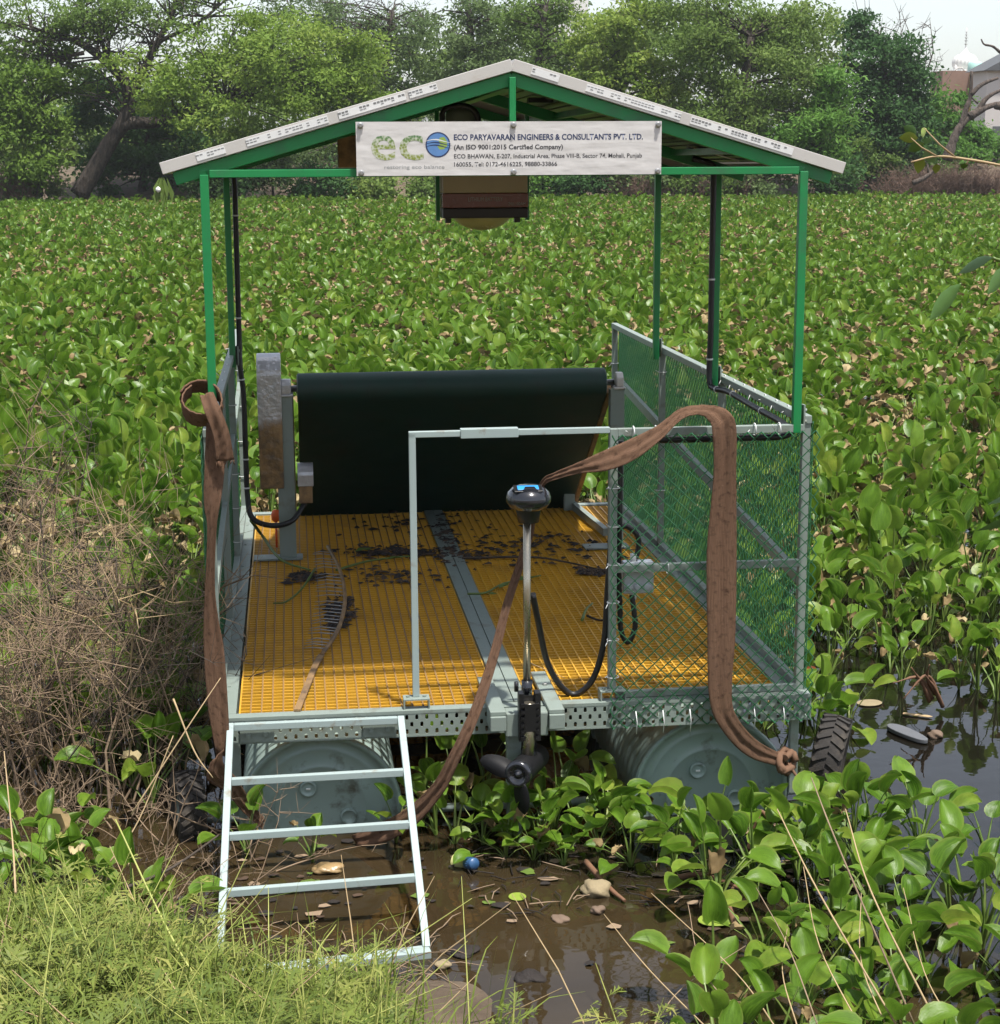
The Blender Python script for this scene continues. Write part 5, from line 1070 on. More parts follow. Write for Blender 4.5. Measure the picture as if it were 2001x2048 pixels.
def twig_bush(name, label, spots, n, h, r, mat, seed, lean=.35, branch=5, group=None, cat='shrub', kind=None):
    g = random.Random(seed); base = spots[0]; mb = MB()
    for _ in range(n):
        sx, sy, sz = spots[g.randrange(len(spots))][:3]; wv = spots[0][3] if len(spots[0]) > 3 else .3
        b0 = Vector((sx+g.gauss(0, wv), sy+g.gauss(0, wv*.7), sz)); hh = h*g.uniform(.45, 1.15); d = Vector((g.gauss(0, lean), g.gauss(0, lean), 1)).normalized()
        P_ = [b0]; 
        for q in range(4): d = (d+Vector((g.gauss(0, .16), g.gauss(0, .16), g.gauss(0, .1)))).normalized(); P_.append(P_[-1]+d*hh/4)
        mi = g.choices(range(len(mat)), [.62, .2, .18][:len(mat)])[0] if isinstance(mat, list) else 0
        rs0 = r; r = r*g.uniform(.6, 1.5); mb.tube(P_, [r, r*.85, r*.65, r*.45, r*.2], 4, mi, False)
        for q in range(branch):
            i = g.randint(1, 3); s = P_[i].lerp(P_[i+1], g.random()); e = Vector((g.gauss(0, .8), g.gauss(0, .8), g.uniform(-.1, 1))).normalized()*hh*g.uniform(.15, .4); m_ = s+e*.5+Vector((g.gauss(0, .02), g.gauss(0, .02), g.gauss(0, .02)))*h
            mb.tube([s, m_, s+e], [r*.5, r*.38, r*.15], 3, mi, False)
            for _2 in range(2): mb.tube([m_, m_+Vector((g.gauss(0, .1), g.gauss(0, .1), g.gauss(.05, .1)))*h], [r*.32, r*.12], 3, mi, False)
        r = rs0
    th = thing(name, label, cat, tuple(base[:3]), group, False); mb.build('twigs', mat, th, kind='stuff'); return th
M['scrub'] = pm('brown_scrub', (.15, .095, .07), .95, var=.4, scale=2)
for i, (x0, x1, Y, n) in enumerate(((1700, 1760, 64.0, 150), (1780, 1840, 63.6, 170), (1850, 1930, 63.2, 190))):
    twig_bush('dry_scrub', ('leftmost' if i == 0 else 'middle' if i == 1 else 'rightmost')+' clump of dry brown scrub on the far bank under the dead tree', [W(x0+(x1-x0)*t/4, 378, 'y', Y)+(.5,) for t in range(5)], n, 1.25, .014, M['scrub'], 70+i, .3, 7, 'dry scrub on the far bank')
for i, (x0, x1, Y, n, lab) in enumerate(((1190, 1250, 64.4, 90, 'patch of dry scrub between the right canopy posts'), (1330, 1440, 64.2, 150, 'patch of dry scrub behind the front right canopy post'), (-10, 35, 65, 110, 'dry brown scrub at the left edge of the far bank'))):
    twig_bush('dry_scrub', lab, [W(x0+(x1-x0)*t/4, 376, 'y', Y)+(.4,) for t in range(5)], n, .9 if i < 2 else 1.3, .014, M['scrub'], 80+i, .35, 6, 'dry scrub on the far bank')
# dead tree at the right
dt = thing('dead_tree', 'bare dead tree with broken grey limbs at the right edge of the far bank', 'tree', (26.397, 62.000, 1.914), None, False); mb = MB(); g = random.Random(3)
for pts, r in (([(26.402, 62.000, 1.811), (26.566, 62.000, 2.426), (26.817, 62.000, 3.039), (27.227, 62.000, 3.507)], .24), ([(26.921, 62.000, 3.141), (27.100, 62.000, 3.854), (27.246, 62.000, 4.361), (27.240, 62.000, 5.272)], .13), ([(27.227, 62.000, 3.507), (27.861, 62.000, 3.852), (28.612, 62.000, 4.055)], .18), ([(27.246, 62.000, 4.361), (27.702, 62.000, 4.766), (28.339, 62.000, 5.009)], .11), ([(27.544, 62.000, 3.690), (27.947, 62.000, 4.259), (28.624, 62.000, 4.604)], .12), ([(28.392, 62.000, 5.978), (28.053, 62.000, 6.219), (27.703, 62.000, 6.298), (27.562, 62.000, 6.498)], .06), ([(29.274, 62.000, 3.952), (28.982, 62.000, 5.172), (28.392, 62.000, 5.978)], .12), ([(28.291, 62.000, 3.954), (28.843, 62.000, 3.851), (29.480, 62.000, 4.156)], .16), ([(27.568, 62.000, 4.036), (27.296, 62.000, 4.239)], .05)):
    P_ = smoothpath(pts, 5); n = len(P_); mb.tube(P_, [r*(1-.6*i/n)*g.uniform(.9, 1.1) for i in range(n)], 9)
mb.build('limbs', M['deadwood'], dt)
lg = MB(); lg.tube(smoothpath([(25.394, 63.000, 0.911), (25.870, 63.000, 1.117), (26.190, 63.000, 1.366), (26.463, 63.000, 1.657)], 4), [.10]*4+[.09]*4+[.06]*5, 8); lg.tube([(26.041, 63.000, 1.241), (25.977, 63.000, 1.659)], [.06, .03], 7)
solo(lg, 'fallen_log', M['deadwood'], 'forked pale log lying among the dry scrub right of the roof', 'log', (25.870, 63.000, 1.117), raft=False)
twig_bush('bare_tree', 'leafless twiggy treetop between the dark tree and the white dome', [(28.410, 72.000, 4.875)+(.6,)], 16, 3.2, .035, M['darktwig'], 90, .55, 8, None, 'tree')
twig_bush('bare_tree', 'leafless branches above the lime tree, left of the roof ridge', [(3.832, 77.000, 6.932)+(1.2,)], 22, 3.2, .04, M['darktwig'], 91, .5, 8, None, 'tree')
# far buildings
dm = thing('domed_building', 'white ribbed dome with tiered finial rising behind the trees at right', 'building', (69.502, 170.000, 9.473), None, False)
dc = Vector((69.402, 170.000, 11.349)); u_ = 176/3297; mb = MB(); nn = 40
prof = [(.0, 22), (.05*22, 20.5), (3.0, 14), (7.0, 9), (10, 7.2), (10, 6.6), (15.5, 4.5), (20.5, 0), (23.2, -6), (23.8, -12), (22, -18), (20, -22), (21, -23), (21, -26)]
vs = []
for r0_, z_ in prof:
    for j in range(nn*2):
        a = math.pi*j/nn; rib = 1+.035*math.cos(a*20)*(1 if r0_ > 11 else 0); vs.append((dc.x+r0_*u_*rib*math.cos(a), dc.y+r0_*u_*rib*math.sin(a), dc.z-5*u_+z_*u_*1.0))
mb.add(vs, [(i*2*nn+j, i*2*nn+(j+1) % (2*nn), (i+1)*2*nn+(j+1) % (2*nn), (i+1)*2*nn+j) for i in range(len(prof)-1) for j in range(2*nn)], 0, True); mb.build('dome', M['plaster'], dm)
mb = MB(); zf = dc.z-5*u_+21*u_; mb.tube([(dc.x, dc.y, zf), (dc.x, dc.y, zf+34*u_)], .035, 6)
for h_, r_ in ((3, 3.4), (9.5, 3.4), (15, 3.0), (20.5, 2.4), (25.5, 1.7)): mb.lathe([(.02, -1.2*u_), (r_*u_, .8*u_), (r_*u_*.8, 1.2*u_), (.02, 2*u_)], (dc.x, dc.y, zf+h_*u_), 'Z', 12)
mb.build('finial', M['bolt'], dm)
mb = MB(); zb_ = dc.z-31*u_; mb.lim(dc.x-34*u_, dc.x+34*u_, dc.y-1.6, dc.y+2.6, zb_-9, zb_); mb.build('wall', M['plaster'], dm)
for s in (-1, 1):
    x_ = dc.x+s*27*u_; mb = MB(); mb.lathe([(0.01, 13), (.6, 11), (2.6, 8), (3.2, 5.5), (2.6, 3.5), (3, 3), (3, 0)], (x_, dc.y-1.2, zb_), 'Z', 14, 0, True, (u_, u_, u_)); mb.build('corner_kiosk', M['plaster'], dm)
    mb = MB(); a_ = [k*math.pi/8 for k in range(9)]; mb.tube([(x_-s*5*u_+9*u_*math.cos(t), dc.y-1.7, zb_-2*u_+8*u_*math.sin(t)) for t in a_], 1.2*u_, 6); mb.build('arch', M['greyplaster'], dm)
mb = MB(); mb.lathe([(0.01, 17), (2.4, 16.6), (2.4, 15.2), (10, 14), (13.2, 11), (13.6, 0), (13.6, -6)], (dc.x+1*u_, dc.y-2.6, zb_+2*u_), 'Z', 24, 0, True, (u_, u_, u_)); solo(mb, 'water_tank', M['mint'], 'mint green round water tank in front of the white dome', 'tank', (dc.x, dc.y-2.6, zb_), raft=False)
def house(name, label, cat, x0, x1, ztop, Y, mats, roof=None, win=()):
    a = W(x0, ztop, 'y', Y); b_ = W(x1, ztop, 'y', Y); th = thing(name, label, cat, ((a[0]+b_[0])/2, Y, 0), None, False)
    MB().lim(a[0], b_[0], Y, Y+2.5, 0, a[2]).build('wall', mats, th)
    for (wx0, wz0, wx1, wz1) in win:
        p = W(wx0, wz0, 'y', Y); q = W(wx1, wz1, 'y', Y); o = MB().lim(p[0], q[0], Y-.06, Y+.02, q[2], p[2]).build('window', M['roofdark'], th); MB().lim(p[0]-.08, q[0]+.08, Y-.12, Y-.01, q[2]-.1, q[2]-.002).build('sill', M['plaster'], o)
    if roof:
        zt_ = a[2]; mb = MB(); mb.prism([(a[0]-.4, zt_), (b_[0]+.5, zt_), (b_[0]+.5, zt_+roof*.7), ((a[0]*.35+b_[0]*.65), zt_+roof)], 'Y', Y-.4, Y+2.9); mb.build('roof', M['roofdark'], th)
    return th
house('brick_building', 'weathered brick building with flat top below the white dome', 'building', 1795, 1868, 134, 120, M['brickwall'])
house('ochre_house', 'small ochre building part showing beside the dead tree', 'building', 1866, 1885, 136, 118, M['yellow'], None, ((1869, 150, 1874, 158), (1877, 150, 1882, 158)))
house('grey_house', 'pale grey house with dark hipped roof at the right edge', 'house', 1880, 1990, 134, 105, M['greyplaster'], 1.5, ((1890, 240, 1906, 262),))
house('apartment_block', 'pale apartment block glimpsed between the trees above the roof ridge', 'building', 1050, 1120, -60, 130, M['plaster'], None, ((1062, -10, 1072, 4), (1082, -10, 1092, 4), (1062, 14, 1072, 28)))
house('pale_building', 'pale building seen through the foliage behind the right roof slope', 'building', 1195, 1245, 55, 120, M['plaster'], None, ((1203, 75, 1210, 90), (1222, 75, 1229, 90), (1203, 110, 1210, 125)))
house('white_house', 'small white house on the horizon behind the thorn tree, far left', 'house', 22, 62, 93, 150, M['plaster'], None, ((30, 98, 36, 103),))
# distant backing of trees that reads as one mass
me, _ = crown_mesh([B(dx, 290+20*math.sin(dx), 130, 110, 86) for dx in range(-40, 1750, 120)]+[B(dx, 120+30*math.sin(dx*3), 110, 90, 90) for dx in range(480, 1560, 130)], 300, .26, .6, M['t_olive'], 77, .6)
o = bpy.data.objects.new('distant_woodland', me); COL.objects.link(o); tag(o, 'dark distant woodland filling the gaps behind the bank trees', 'woodland', kind='stuff')

# ------------------------------------------------------------------ near bank: weeds, stalks, dry brush
WEED = bpy.data.collections.new('weed_kinds')
def weed_proto(seed):
    r_ = random.Random(seed); parts = []
    for s in range(r_.randint(3, 5)):
        d = Vector((r_.gauss(0, .45), r_.gauss(0, .45), 1)).normalized(); h = r_.uniform(.14, .34); vs, fs = [], []
        P_ = [Vector((0, 0, 0))+d*h*t+Vector((0, 0, -.03*t*t)) for t in (0, .33, .66, 1)]
        for i, p in enumerate(P_):
            rr = (.0035, .003, .0024, .0012)[i]
            for j in range(3): vs.append(p+Vector((rr*math.cos(j*2.1), rr*math.sin(j*2.1), 0)))
        for i in range(3):
            for j in range(3): fs.append((i*3+j, i*3+(j+1) % 3, i*3+3+(j+1) % 3, i*3+3+j))
        parts.append((vs, fs, [1]*len(fs), r_.random(), Matrix()))
        if False:
            vs, fs = [], []
            for q in range(5):
                c0 = P_[3]+Vector((r_.gauss(0, .012), r_.gauss(0, .012), r_.uniform(0, .02))); n0 = len(vs); vs += [c0+Vector(e)*.0035 for e in ((1, 0, 0), (0, 1, 0), (-1, 0, 0), (0, -1, 0), (0, 0, 1))]; fs += [(n0, n0+1, n0+4), (n0+1, n0+2, n0+4), (n0+2, n0+3, n0+4), (n0+3, n0, n0+4)]
            parts.append((vs, fs, [2]*len(fs), .5, Matrix()))
        for l in range(r_.randint(5, 8)):
            p = P_[1].lerp(P_[3], l/7)+Vector((0, 0, 0)); az = l*2.4+r_.random(); ln = r_.uniform(.05, .11)*(1.2-l*.08); up = r_.uniform(-.1, .6)
            ax = Vector((math.cos(az), math.sin(az), up)).normalized(); sd = ax.cross(Vector((0, 0, 1))).normalized(); vs, fs = [], []
            for q in range(1, 5):
                c0 = p+ax*ln*q/5+Vector((0, 0, -.02*(q/5)**2))
                for sgn in (-1, 1):
                    lw = ln*.32*math.sin(math.pi*(q+.6)/6); e = c0+sd*sgn*lw+ax*lw*.7+Vector((0, 0, r_.uniform(-.006, .006))); n0 = len(vs); m_ = c0.lerp(e, .5)
                    vs += [c0-ax*.002, m_-ax*lw*.16, e, m_+ax*lw*.18]; fs.append((n0, n0+1, n0+2, n0+3))
            n0 = len(vs); e = p+ax*ln+Vector((0, 0, -.02)); vs += [p, p+ax*ln*.7+sd*.004, e, p+ax*ln*.7-sd*.004]; fs.append((n0, n0+1, n0+2, n0+3))
            parts.append((vs, fs, [0]*len(fs), r_.random(), Matrix()))
    o = bpy.data.objects.new('weed_kind_%d' % seed, mesh_from(parts, 'weed_kind', [M['weed'], M['weedstalk'], M['white']])); WEED.objects.link(o)
for s in range(7): weed_proto(300+s)
P, Rz, S, I = [], [], [], []; r_ = random.Random(17)
def addweed(x, y, s): P.append((x, y, ground(x, y)-.02)); Rz.append((r_.gauss(0, .15), r_.gauss(0, .15), r_.uniform(0, 6.3))); S.append(s); I.append(r_.randrange(7))
for _ in range(3000):
    x = r_.uniform(-2.2, 2.6); y = r_.uniform(-3.0, .4); sh = shore(x)
    if y > sh-.05: continue
    if x > .42 and r_.random() < .95: continue
    if -.12 < x < .62 and y > -1.13: continue
    if -.35 < x < .1 and y > -1.15 and r_.random() < .6: continue
    addweed(x, y, r_.uniform(.7, 1.3)*(1 if y < -1.0 else .9)*(.5 if x > -.15 and y > -1.5 else 1))
for x, y in ((-.02, -1.02), (-.08, -1.09), (.12, -1.2), (.38, -1.25)): addweed(x, y, .8)
scatter('weed_cover', P, Rz, S, I, WEED, 'feathery green weeds covering the near bank in the lower left', 'weeds')
def grass_mesh(n, seed):
    """curved single blades leaning every way"""
    r_ = random.Random(seed); V_, F_, T_ = [], [], []
    while len(F_) < n*4:
        x = r_.uniform(-1.9, .75); y = r_.uniform(-2.5, -.55)
        if y > shore(x)+.02 or (x > .45 and r_.random() < .7) or (x > -.1 and y > -1.12): continue
        p = Vector((x, y, ground(x, y)-.01)); a = r_.gauss(.6, 1.5); l = r_.uniform(.14, .42)*(.6 if x > -.12 and y > -1.4 else 1); w_ = r_.uniform(.002, .0045); d = Vector((math.cos(a), math.sin(a)*.7, 0)); s_ = Vector((-d.y, d.x, 0)).normalized()*w_; n0 = len(V_); bend = r_.uniform(.2, 1.5); t_ = r_.random(); up = r_.uniform(.5, 1.3)
        for i in range(5):
            q = p+Vector((0, 0, up))*l*(i/4)*(1-.32*bend*(i/4)**2)+d*l*bend*.6*(i/4)**1.7; k_ = 1-(i/4)**2*.92; V_ += [q-s_*k_, q+s_*k_]; T_ += [t_, t_]
        F_ += [(n0+2*i, n0+2*i+1, n0+2*i+3, n0+2*i+2) for i in range(4)]
    me = bpy.data.meshes.new('loose_grass'); me.from_pydata(V_, [], F_); me.materials.append(M['grass']); me.attributes.new('tint', 'FLOAT', 'POINT').data.foreach_set('value', T_); me.update(); return me
o = bpy.data.objects.new('loose_grass', grass_mesh(4200, 61)); COL.objects.link(o); tag(o, 'loose long yellow-green grass blades on the lower left bank', 'grass', kind='stuff')
mb = MB(); r_ = random.Random(23)
for _ in range(170):
    x = r_.uniform(-1.6, 1.0); y = r_.uniform(-2.3, -1.0)
    if y > shore(x)-.05 or (x > .5 and r_.random() < .6): continue
    a = r_.uniform(0, 6.3); l = r_.uniform(.2, .55); d = Vector((math.cos(a)*.8, math.sin(a)*.5, r_.uniform(.35, 1.0))).normalized()*l; p = Vector((x, y, ground(x, y)))
    mb.tube([p, p+d*.5+Vector((0, 0, .03)), p+d], [.0026, .0022, .001], 4, 0 if r_.random() < .7 else 1, False)
o = mb.build('grass_stalks', [M['weedstalk'], M['drystalk']], base=(0, -1.6, 0)); o.location = (0, -1.6, 0); tag(o, 'criss-crossing yellow-green grass stalks among the near bank weeds', 'grass', kind='stuff')
# long single stalks on the near bank, each a thing
def stalk(label, pts, r, mat, grp, name='dry_stalk'):
    th = MB(); P_ = smoothpath(pts, 6); n = len(P_); th.tube(P_, [r*(1-.5*i/n) for i in range(n)], 6); solo(th, name, mat, label, 'stalk', tuple(pts[0]), grp, False)
YG = 'yellow-green stalks on the near bank'
for i, (a, b_, c_, lab) in enumerate((((660, 2040), (560, 1800), (470, 1560), 0), ((640, 2050), (560, 1890), (500, 1780), 0), ((205, 1960), (190, 1820), (110, 1690), 0), ((440, 1960), (330, 1790), (220, 1560), 0), ((360, 1960), (300, 1880), (230, 1800), 0), ((555, 1990), (545, 1880), (545, 1780), 0), ((30, 1700), (24, 1600), (8, 1430), 0), ((470, 1960), (475, 1850), (460, 1740), 0), ((380, 1880), (330, 1860), (290, 1845), 0), ((620, 1960), (600, 1830), (640, 1760), 0))):
    if i in (0, 1): continue
    pts = [W(*a, 'y', -1.75), W(*b_, 'y', -1.55), W(*c_, 'y', -1.25)]
    stalk(['', '', 'bent yellow-green stalk at the lower left with a kinked tip', 'long yellow-green stalk crossing the weeds diagonally left of the ladder foot', 'short yellow-green stalk in the lower left weeds', 'upright brownish-yellow stalk just below the ladder foot bar', 'pale stalk standing at the left edge beside the dry brush', 'thin yellow-green stalk against the ladder left rail', 'low arching stalk in the weeds left of the ladder', 'thin stalk leaning right below the ladder'][i], pts, .0042 if i < 5 else .003, M['weedstalk'] if i != 6 else M['drystalk'], YG, 'weed_stalk')
DS = 'dry stalks in the lower right'
sl_ = [((1745, 1960), (1600, 1620), (1545, 1480)), ((1712, 1960), (1560, 1700), (1480, 1540)), ((1790, 1960), (1660, 1700), (1610, 1540)), ((1560, 1960), (1500, 1800), (1440, 1690)), ((1640, 1960), (1560, 1800), (1530, 1650)), ((1480, 1960), (1400, 1850), (1240, 1700)), ((1440, 1960), (1340, 1850), (1310, 1720)), ((1380, 1990), (1240, 1850), (1150, 1740)), ((1690, 1960), (1640, 1830), (1640, 1700)), ((1240, 1960), (1300, 1880), (1420, 1800)), ((1820, 1960), (1760, 1850), (1720, 1690)), ((1520, 1960), (1490, 1850), (1500, 1760))]
for i, (a, b_, c_) in enumerate(sl_):
    pts = [W(*a, 'y', -1.9), W(*b_, 'y', -1.65), W(*c_, 'y', -1.35)]
    stalk(['first', 'second', 'third', 'fourth', 'fifth', 'sixth', 'seventh', 'eighth', 'ninth', 'tenth', 'eleventh', 'twelfth'][sorted(range(12), key=lambda j: sl_[j][0][0]).index(i)]+' from left of the thin dry stalks rising from the lower right picture edge', pts, .0032 if i in (0, 1, 2) else .0022, M['drystalk'] if i % 3 else M['twig'], DS)
# straw and twigs lying on the mud by the ladder foot
mb = MB(); r_ = random.Random(8)
for _ in range(260):
    x = r_.uniform(-1.6, .7); y = r_.uniform(-1.6, -.5) if x < .1 else r_.uniform(-1.3, -.75); l = r_.uniform(.04, .20); a = r_.uniform(0, 6.3); z_ = max(0, ground(x, y))+.006
    d = Vector((math.cos(a), math.sin(a), r_.uniform(-.05, .5)))*l; p = Vector((x, y, z_)); mb.tube([p, p+d*.5+Vector((0, 0, .01)), p+d], [.0022, .002, .001], 3, 0, False)
o = mb.build('straw_litter', M['twig'], base=(0, -1, 0)); o.location = (0, -1, 0); tag(o, 'brown straw and twigs strewn over the mud around the ladder foot', 'straw', kind='stuff')
mb = MB(); r_ = random.Random(9)
for _ in range(130):
    x = r_.uniform(.75, 2.0); y = r_.uniform(-.75, -.05); l = r_.uniform(.03, .13); a = r_.uniform(0, 6.3); p = Vector((x, y, .004+r_.random()*.01)); d = Vector((math.cos(a), math.sin(a), r_.uniform(-.02, .12)))*l
    mb.tube([p, p+d*.5+Vector((r_.gauss(0, .006), r_.gauss(0, .006), .004)), p+d], [.0026, .0026, .001], 3, 0 if r_.random() < .35 else 1, False)
for _ in range(260):
    x = r_.uniform(-.1, 2.1); y = r_.uniform(-1.35, -.05)
    if r_.random() < (.75 if y < -.7 else .1): continue
    s_ = r_.uniform(.006, .026); a = r_.uniform(0, 6.3); n_ = r_.randint(5, 8); z_ = .0035+.003*r_.random()
    mb.add([(x+math.cos(a+6.283*t/n_)*s_*r_.uniform(.5, 1.2)*1.4, y+math.sin(a+6.283*t/n_)*s_*r_.uniform(.5, 1.2), z_+r_.uniform(0, .004)) for t in range(n_)], [tuple(range(n_))], r_.choice((0, 1, 1, 2, 3)), False)
o = mb.build('floating_debris', [M['twig'], M['mud'], M['litterbrown'], M['stalk']], base=(1.3, -.4, 0)); o.location = (1.3, -.4, 0); tag(o, 'brown floating plant debris below the raft front', 'debris', kind='stuff')
DB = 'dry brush left of the raft'
for i, (lab, spots, n, h) in enumerate((('tall dry brown brush nearest the raft left side', [(-0.326, 0.578, 0.000)+(.12,), (-0.443, 0.770, 0.000), (-0.312, 1.002, 0.000)], 24, .80), ('dense dry brown brush in the middle of the left thicket', [(-0.540, 0.494, 0.000)+(.16,), (-0.675, 0.624, 0.000), (-0.524, 0.966, 0.000)], 44, 1.02), ('dry brown brush cut by the left picture edge', [(-0.839, 0.646, 0.000)+(.16,), (-0.970, 0.840, 0.000), (-1.074, 1.103, 0.000)], 42, 1.05), ('low dry brush at the back of the left thicket', [(-0.714, 1.763, 0.000)+(.24,), (-0.929, 1.791, 0.000), (-0.494, 1.972, 0.000)], 34, .85), ('pale wispy dry brush against the left edge', [(-1.255, 2.691, 0.000)+(.26,), (-1.166, 3.179, 0.000), (-1.410, 3.006, 0.000)], 40, 1.1))):
    twig_bush('dry_brush', lab, spots, n, h, .0046, [M['twig'], M['darktwig'], M['drystalk']], 120+i, .34, 8, DB, 'brush')
twig_bush('dry_brush', 'tangled dry stems lying low in front of the left tyre', [(-0.245, -0.059, 0.000)+(.16,), (-0.441, 0.063, 0.000), (-0.675, 0.296, 0.000), (-0.135, -0.432, 0.000), (-0.856, 0.765, 0.000)], 60, .34, .0034, M['twig'], 131, .8, 5, DB, 'brush')
for lab, pts, r in (('long straight dry stick leaning against the left strap', [(-0.218, -0.100, 0.582), (-0.147, -0.200, 0.422), (-0.085, -0.250, 0.341)], .0035), ('dark twig slanting over the leaves left of the ladder', [(-0.342, -0.750, 0.173), (-0.204, -0.600, 0.171), (-0.045, -0.300, 0.168)], .006), ('pale broken stick in front of the dry brush', [(-0.392, -0.700, 0.243), (-0.306, -0.600, 0.340), (-0.193, -0.500, 0.585)], .003), ('tan stick leaning across the dry brush', [(-0.340, -0.500, 0.320), (-0.147, -0.400, 0.585), (-0.043, -0.300, 0.713)], .0028)):
    stalk(lab, pts, r, M['drystalk'] if 'dark' not in lab else M['darktwig'], 'loose sticks left of the ladder', 'loose_stick')
# leafy twigs reaching in from the right
def leaf_shape(mb, p, d, w_, up=Vector((0, 0, 1)), fold=.25, mat=0):
    p = Vector(p); d = Vector(d); s = d.cross(up).normalized()*w_; n = s.cross(d).normalized()*w_*fold; V_ = []
    for t, k in ((0, .05), (.2, .72), (.45, 1), (.7, .78), (.88, .35), (1, .02)):
        c = p+d*t; V_ += [c-s*k+n*k, c, c+s*k+n*k]
    mb.add(V_, [(3*i+j, 3*i+j+1, 3*i+j+4, 3*i+j+3) for i in range(5) for j in range(2)], mat, True)
M['freshleaf'] = pm('fresh_yellow_green_leaf', (.20, .27, .04), .4, var=.25, scale=40); M['paleleaf'] = pm('pale_mint_leaf', (.17, .30, .16), .4, var=.12, scale=40); M['greenleaf'] = pm('dull_green_leaf', (.07, .15, .03), .4, var=.2, scale=40)
tw = thing('leafy_sapling', 'thin tan twig with a few fresh leaves reaching in below the white dome', 'sapling', (2.45, -2.6, ground(2.45, -2.6)), None, False)
YT = -2.4; mb = MB(); mb.tube(smoothpath([(2.45, -2.6, ground(2.45, -2.6)-.05), (2.5, -2.55, 1.2), (2.3, -2.5, 2.2), W(1960, 328, 'y', YT), W(1904, 314, 'y', YT), W(1850, 304, 'y', YT), W(1785, 297, 'y', YT), W(1735, 308, 'y', YT)], 5), [.008]*10+[.006]*6+[.0028]*14+[.002]*6, 6)
mb.tube([W(1820, 299, 'y', YT), W(1790, 275, 'y', YT), W(1760, 243, 'y', YT)], [.0022, .0018, .001], 5); mb.tube([W(1785, 297, 'y', YT), W(1755, 280, 'y', YT), W(1735, 262, 'y', YT)], [.002, .0016, .001], 5); mb.tube([W(1845, 303, 'y', YT), W(1840, 312, 'y', YT)], .002, 4); mb.build('stem', M['drystalk'], tw)
for p, q, w_, k in (((1748, 262), (1712, 262), .013, 'freshleaf'), ((1745, 255), (1720, 240), .012, 'greenleaf'), ((1755, 258), (1765, 244), .010, 'freshleaf'), ((1760, 272), (1728, 288), .012, 'greenleaf'), ((1762, 285), (1782, 310), .014, 'paleleaf'), ((1755, 300), (1748, 330), .012, 'freshleaf'), ((1785, 312), (1782, 330), .009, 'freshleaf'), ((1838, 310), (1834, 322), .008, 'greenleaf'), ((1768, 262), (1762, 275), .010, 'paleleaf')):
    a = Vector(W(*p, 'y', YT)); b_ = Vector(W(*q, 'y', YT+.02)); mb = MB(); leaf_shape(mb, a, b_-a, w_, Vector((.2, .9, .4))); mb.build('leaf', M[k], tw)
hb = thing('tall_herb', 'broad-leaved green herb hanging in at the right edge over the hyacinth field', 'herb', (3.0, -1.9, ground(3.0, -1.9)), None, False)
YH = -1.2; mb = MB(); mb.tube(smoothpath([(2.75, -1.9, ground(2.75, -1.9)-.05), W(1990, 900, 'y', YH), W(1960, 650, 'y', YH), W(1925, 515, 'y', YH), W(1890, 490, 'y', YH)], 6), .005, 6); mb.build('stem', M['stalk'], hb)
for p, q, w_, k in (((1890, 490), (1825, 520), .022, 'paleleaf'), ((1830, 540), (1770, 610), .028, 'greenleaf'), ((1925, 505), (1880, 560), .026, 'greenleaf'), ((1960, 640), (1890, 690), .024, 'greenleaf'), ((1975, 930), (1880, 960), .02, 'paleleaf'), ((1970, 980), (1860, 1010), .022, 'greenleaf'), ((1970, 1000), (1900, 1060), .022, 'greenleaf'), ((1940, 955), (1890, 985), .018, 'paleleaf')):
    a = Vector(W(*p, 'y', YH)); b_ = Vector(W(*q, 'y', YH-.05)); mb = MB(); leaf_shape(mb, a, b_-a, w_, Vector((.3, .8, .5))); mb.build('leaf', M[k], hb)

# ------------------------------------------------------------------ small things lying in the water and mud
def rock(label, c, s, mat, seed, name='stone', cat='stone', sq=.6):
    g = random.Random(seed); bm = bmesh.new(); bmesh.ops.create_icosphere(bm, subdivisions=3, radius=1)
    for v in bm.verts: v.co *= 1+.16*math.sin(v.co.x*3.1+seed)*math.sin(v.co.y*2.7+seed*2)+.12*math.sin(v.co.z*4+v.co.x*5+seed)+g.uniform(-.05, .05); v.co = Vector((v.co.x*s[0], v.co.y*s[1], v.co.z*s[2]))
    mb = MB(); mb.add([v.co+Vector(c) for v in bm.verts], [tuple(v.index for v in f.verts) for f in bm.faces], 0, True); bm.free()
    return solo(mb, name, mat, label, cat, tuple(c), None, False)
rock('pale yellowish stone in the brown water right of the blue bottle cap', (1.192, -0.604, 0.015), (.055, .05, .03), M['stone'], 1)
rock('small pinkish stone below the pale yellowish stone', (1.170, -0.755, 0.010), (.022, .02, .014), M['brickstone'], 2)
rock('reddish stone half under the brown water in the middle', (1.040, -0.788, 0.000), (.03, .028, .012), M['brickstone'], 3)
rock('small pale stone right of the ladder foot', (0.632, -1.076, 0.010), (.025, .02, .014), M['stone'], 4)
rock('broken brown clod at the bottom of the pool', (0.890, -1.173, 0.000), (.05, .04, .015), M['mud'], 5, 'clod', 'clod')
rock('brown round clod beside the sandal sole', (2.894, 0.760, 0.010), (.035, .03, .02), M['brickstone'], 6, 'clod', 'clod')
rock('crumpled yellow plastic wrapper floating behind the ladder rungs', (0.301, -0.306, 0.012), (.06, .04, .016), M['wrapper'], 7, 'plastic_wrapper', 'wrapper')
rock('soggy brown leaf mass in the pool right of the ladder foot', (0.701, -0.980, 0.004), (.05, .045, .008), M['mud'], 8, 'leaf_mass', 'debris')
c = Vector((0.779, -0.342, 0.020)); bo = thing('plastic_bottle', 'floating plastic bottle neck with a blue cap in the brown pool', 'bottle', tuple(c), None, False); rot = Euler((1.25, .5, .3)).to_matrix()
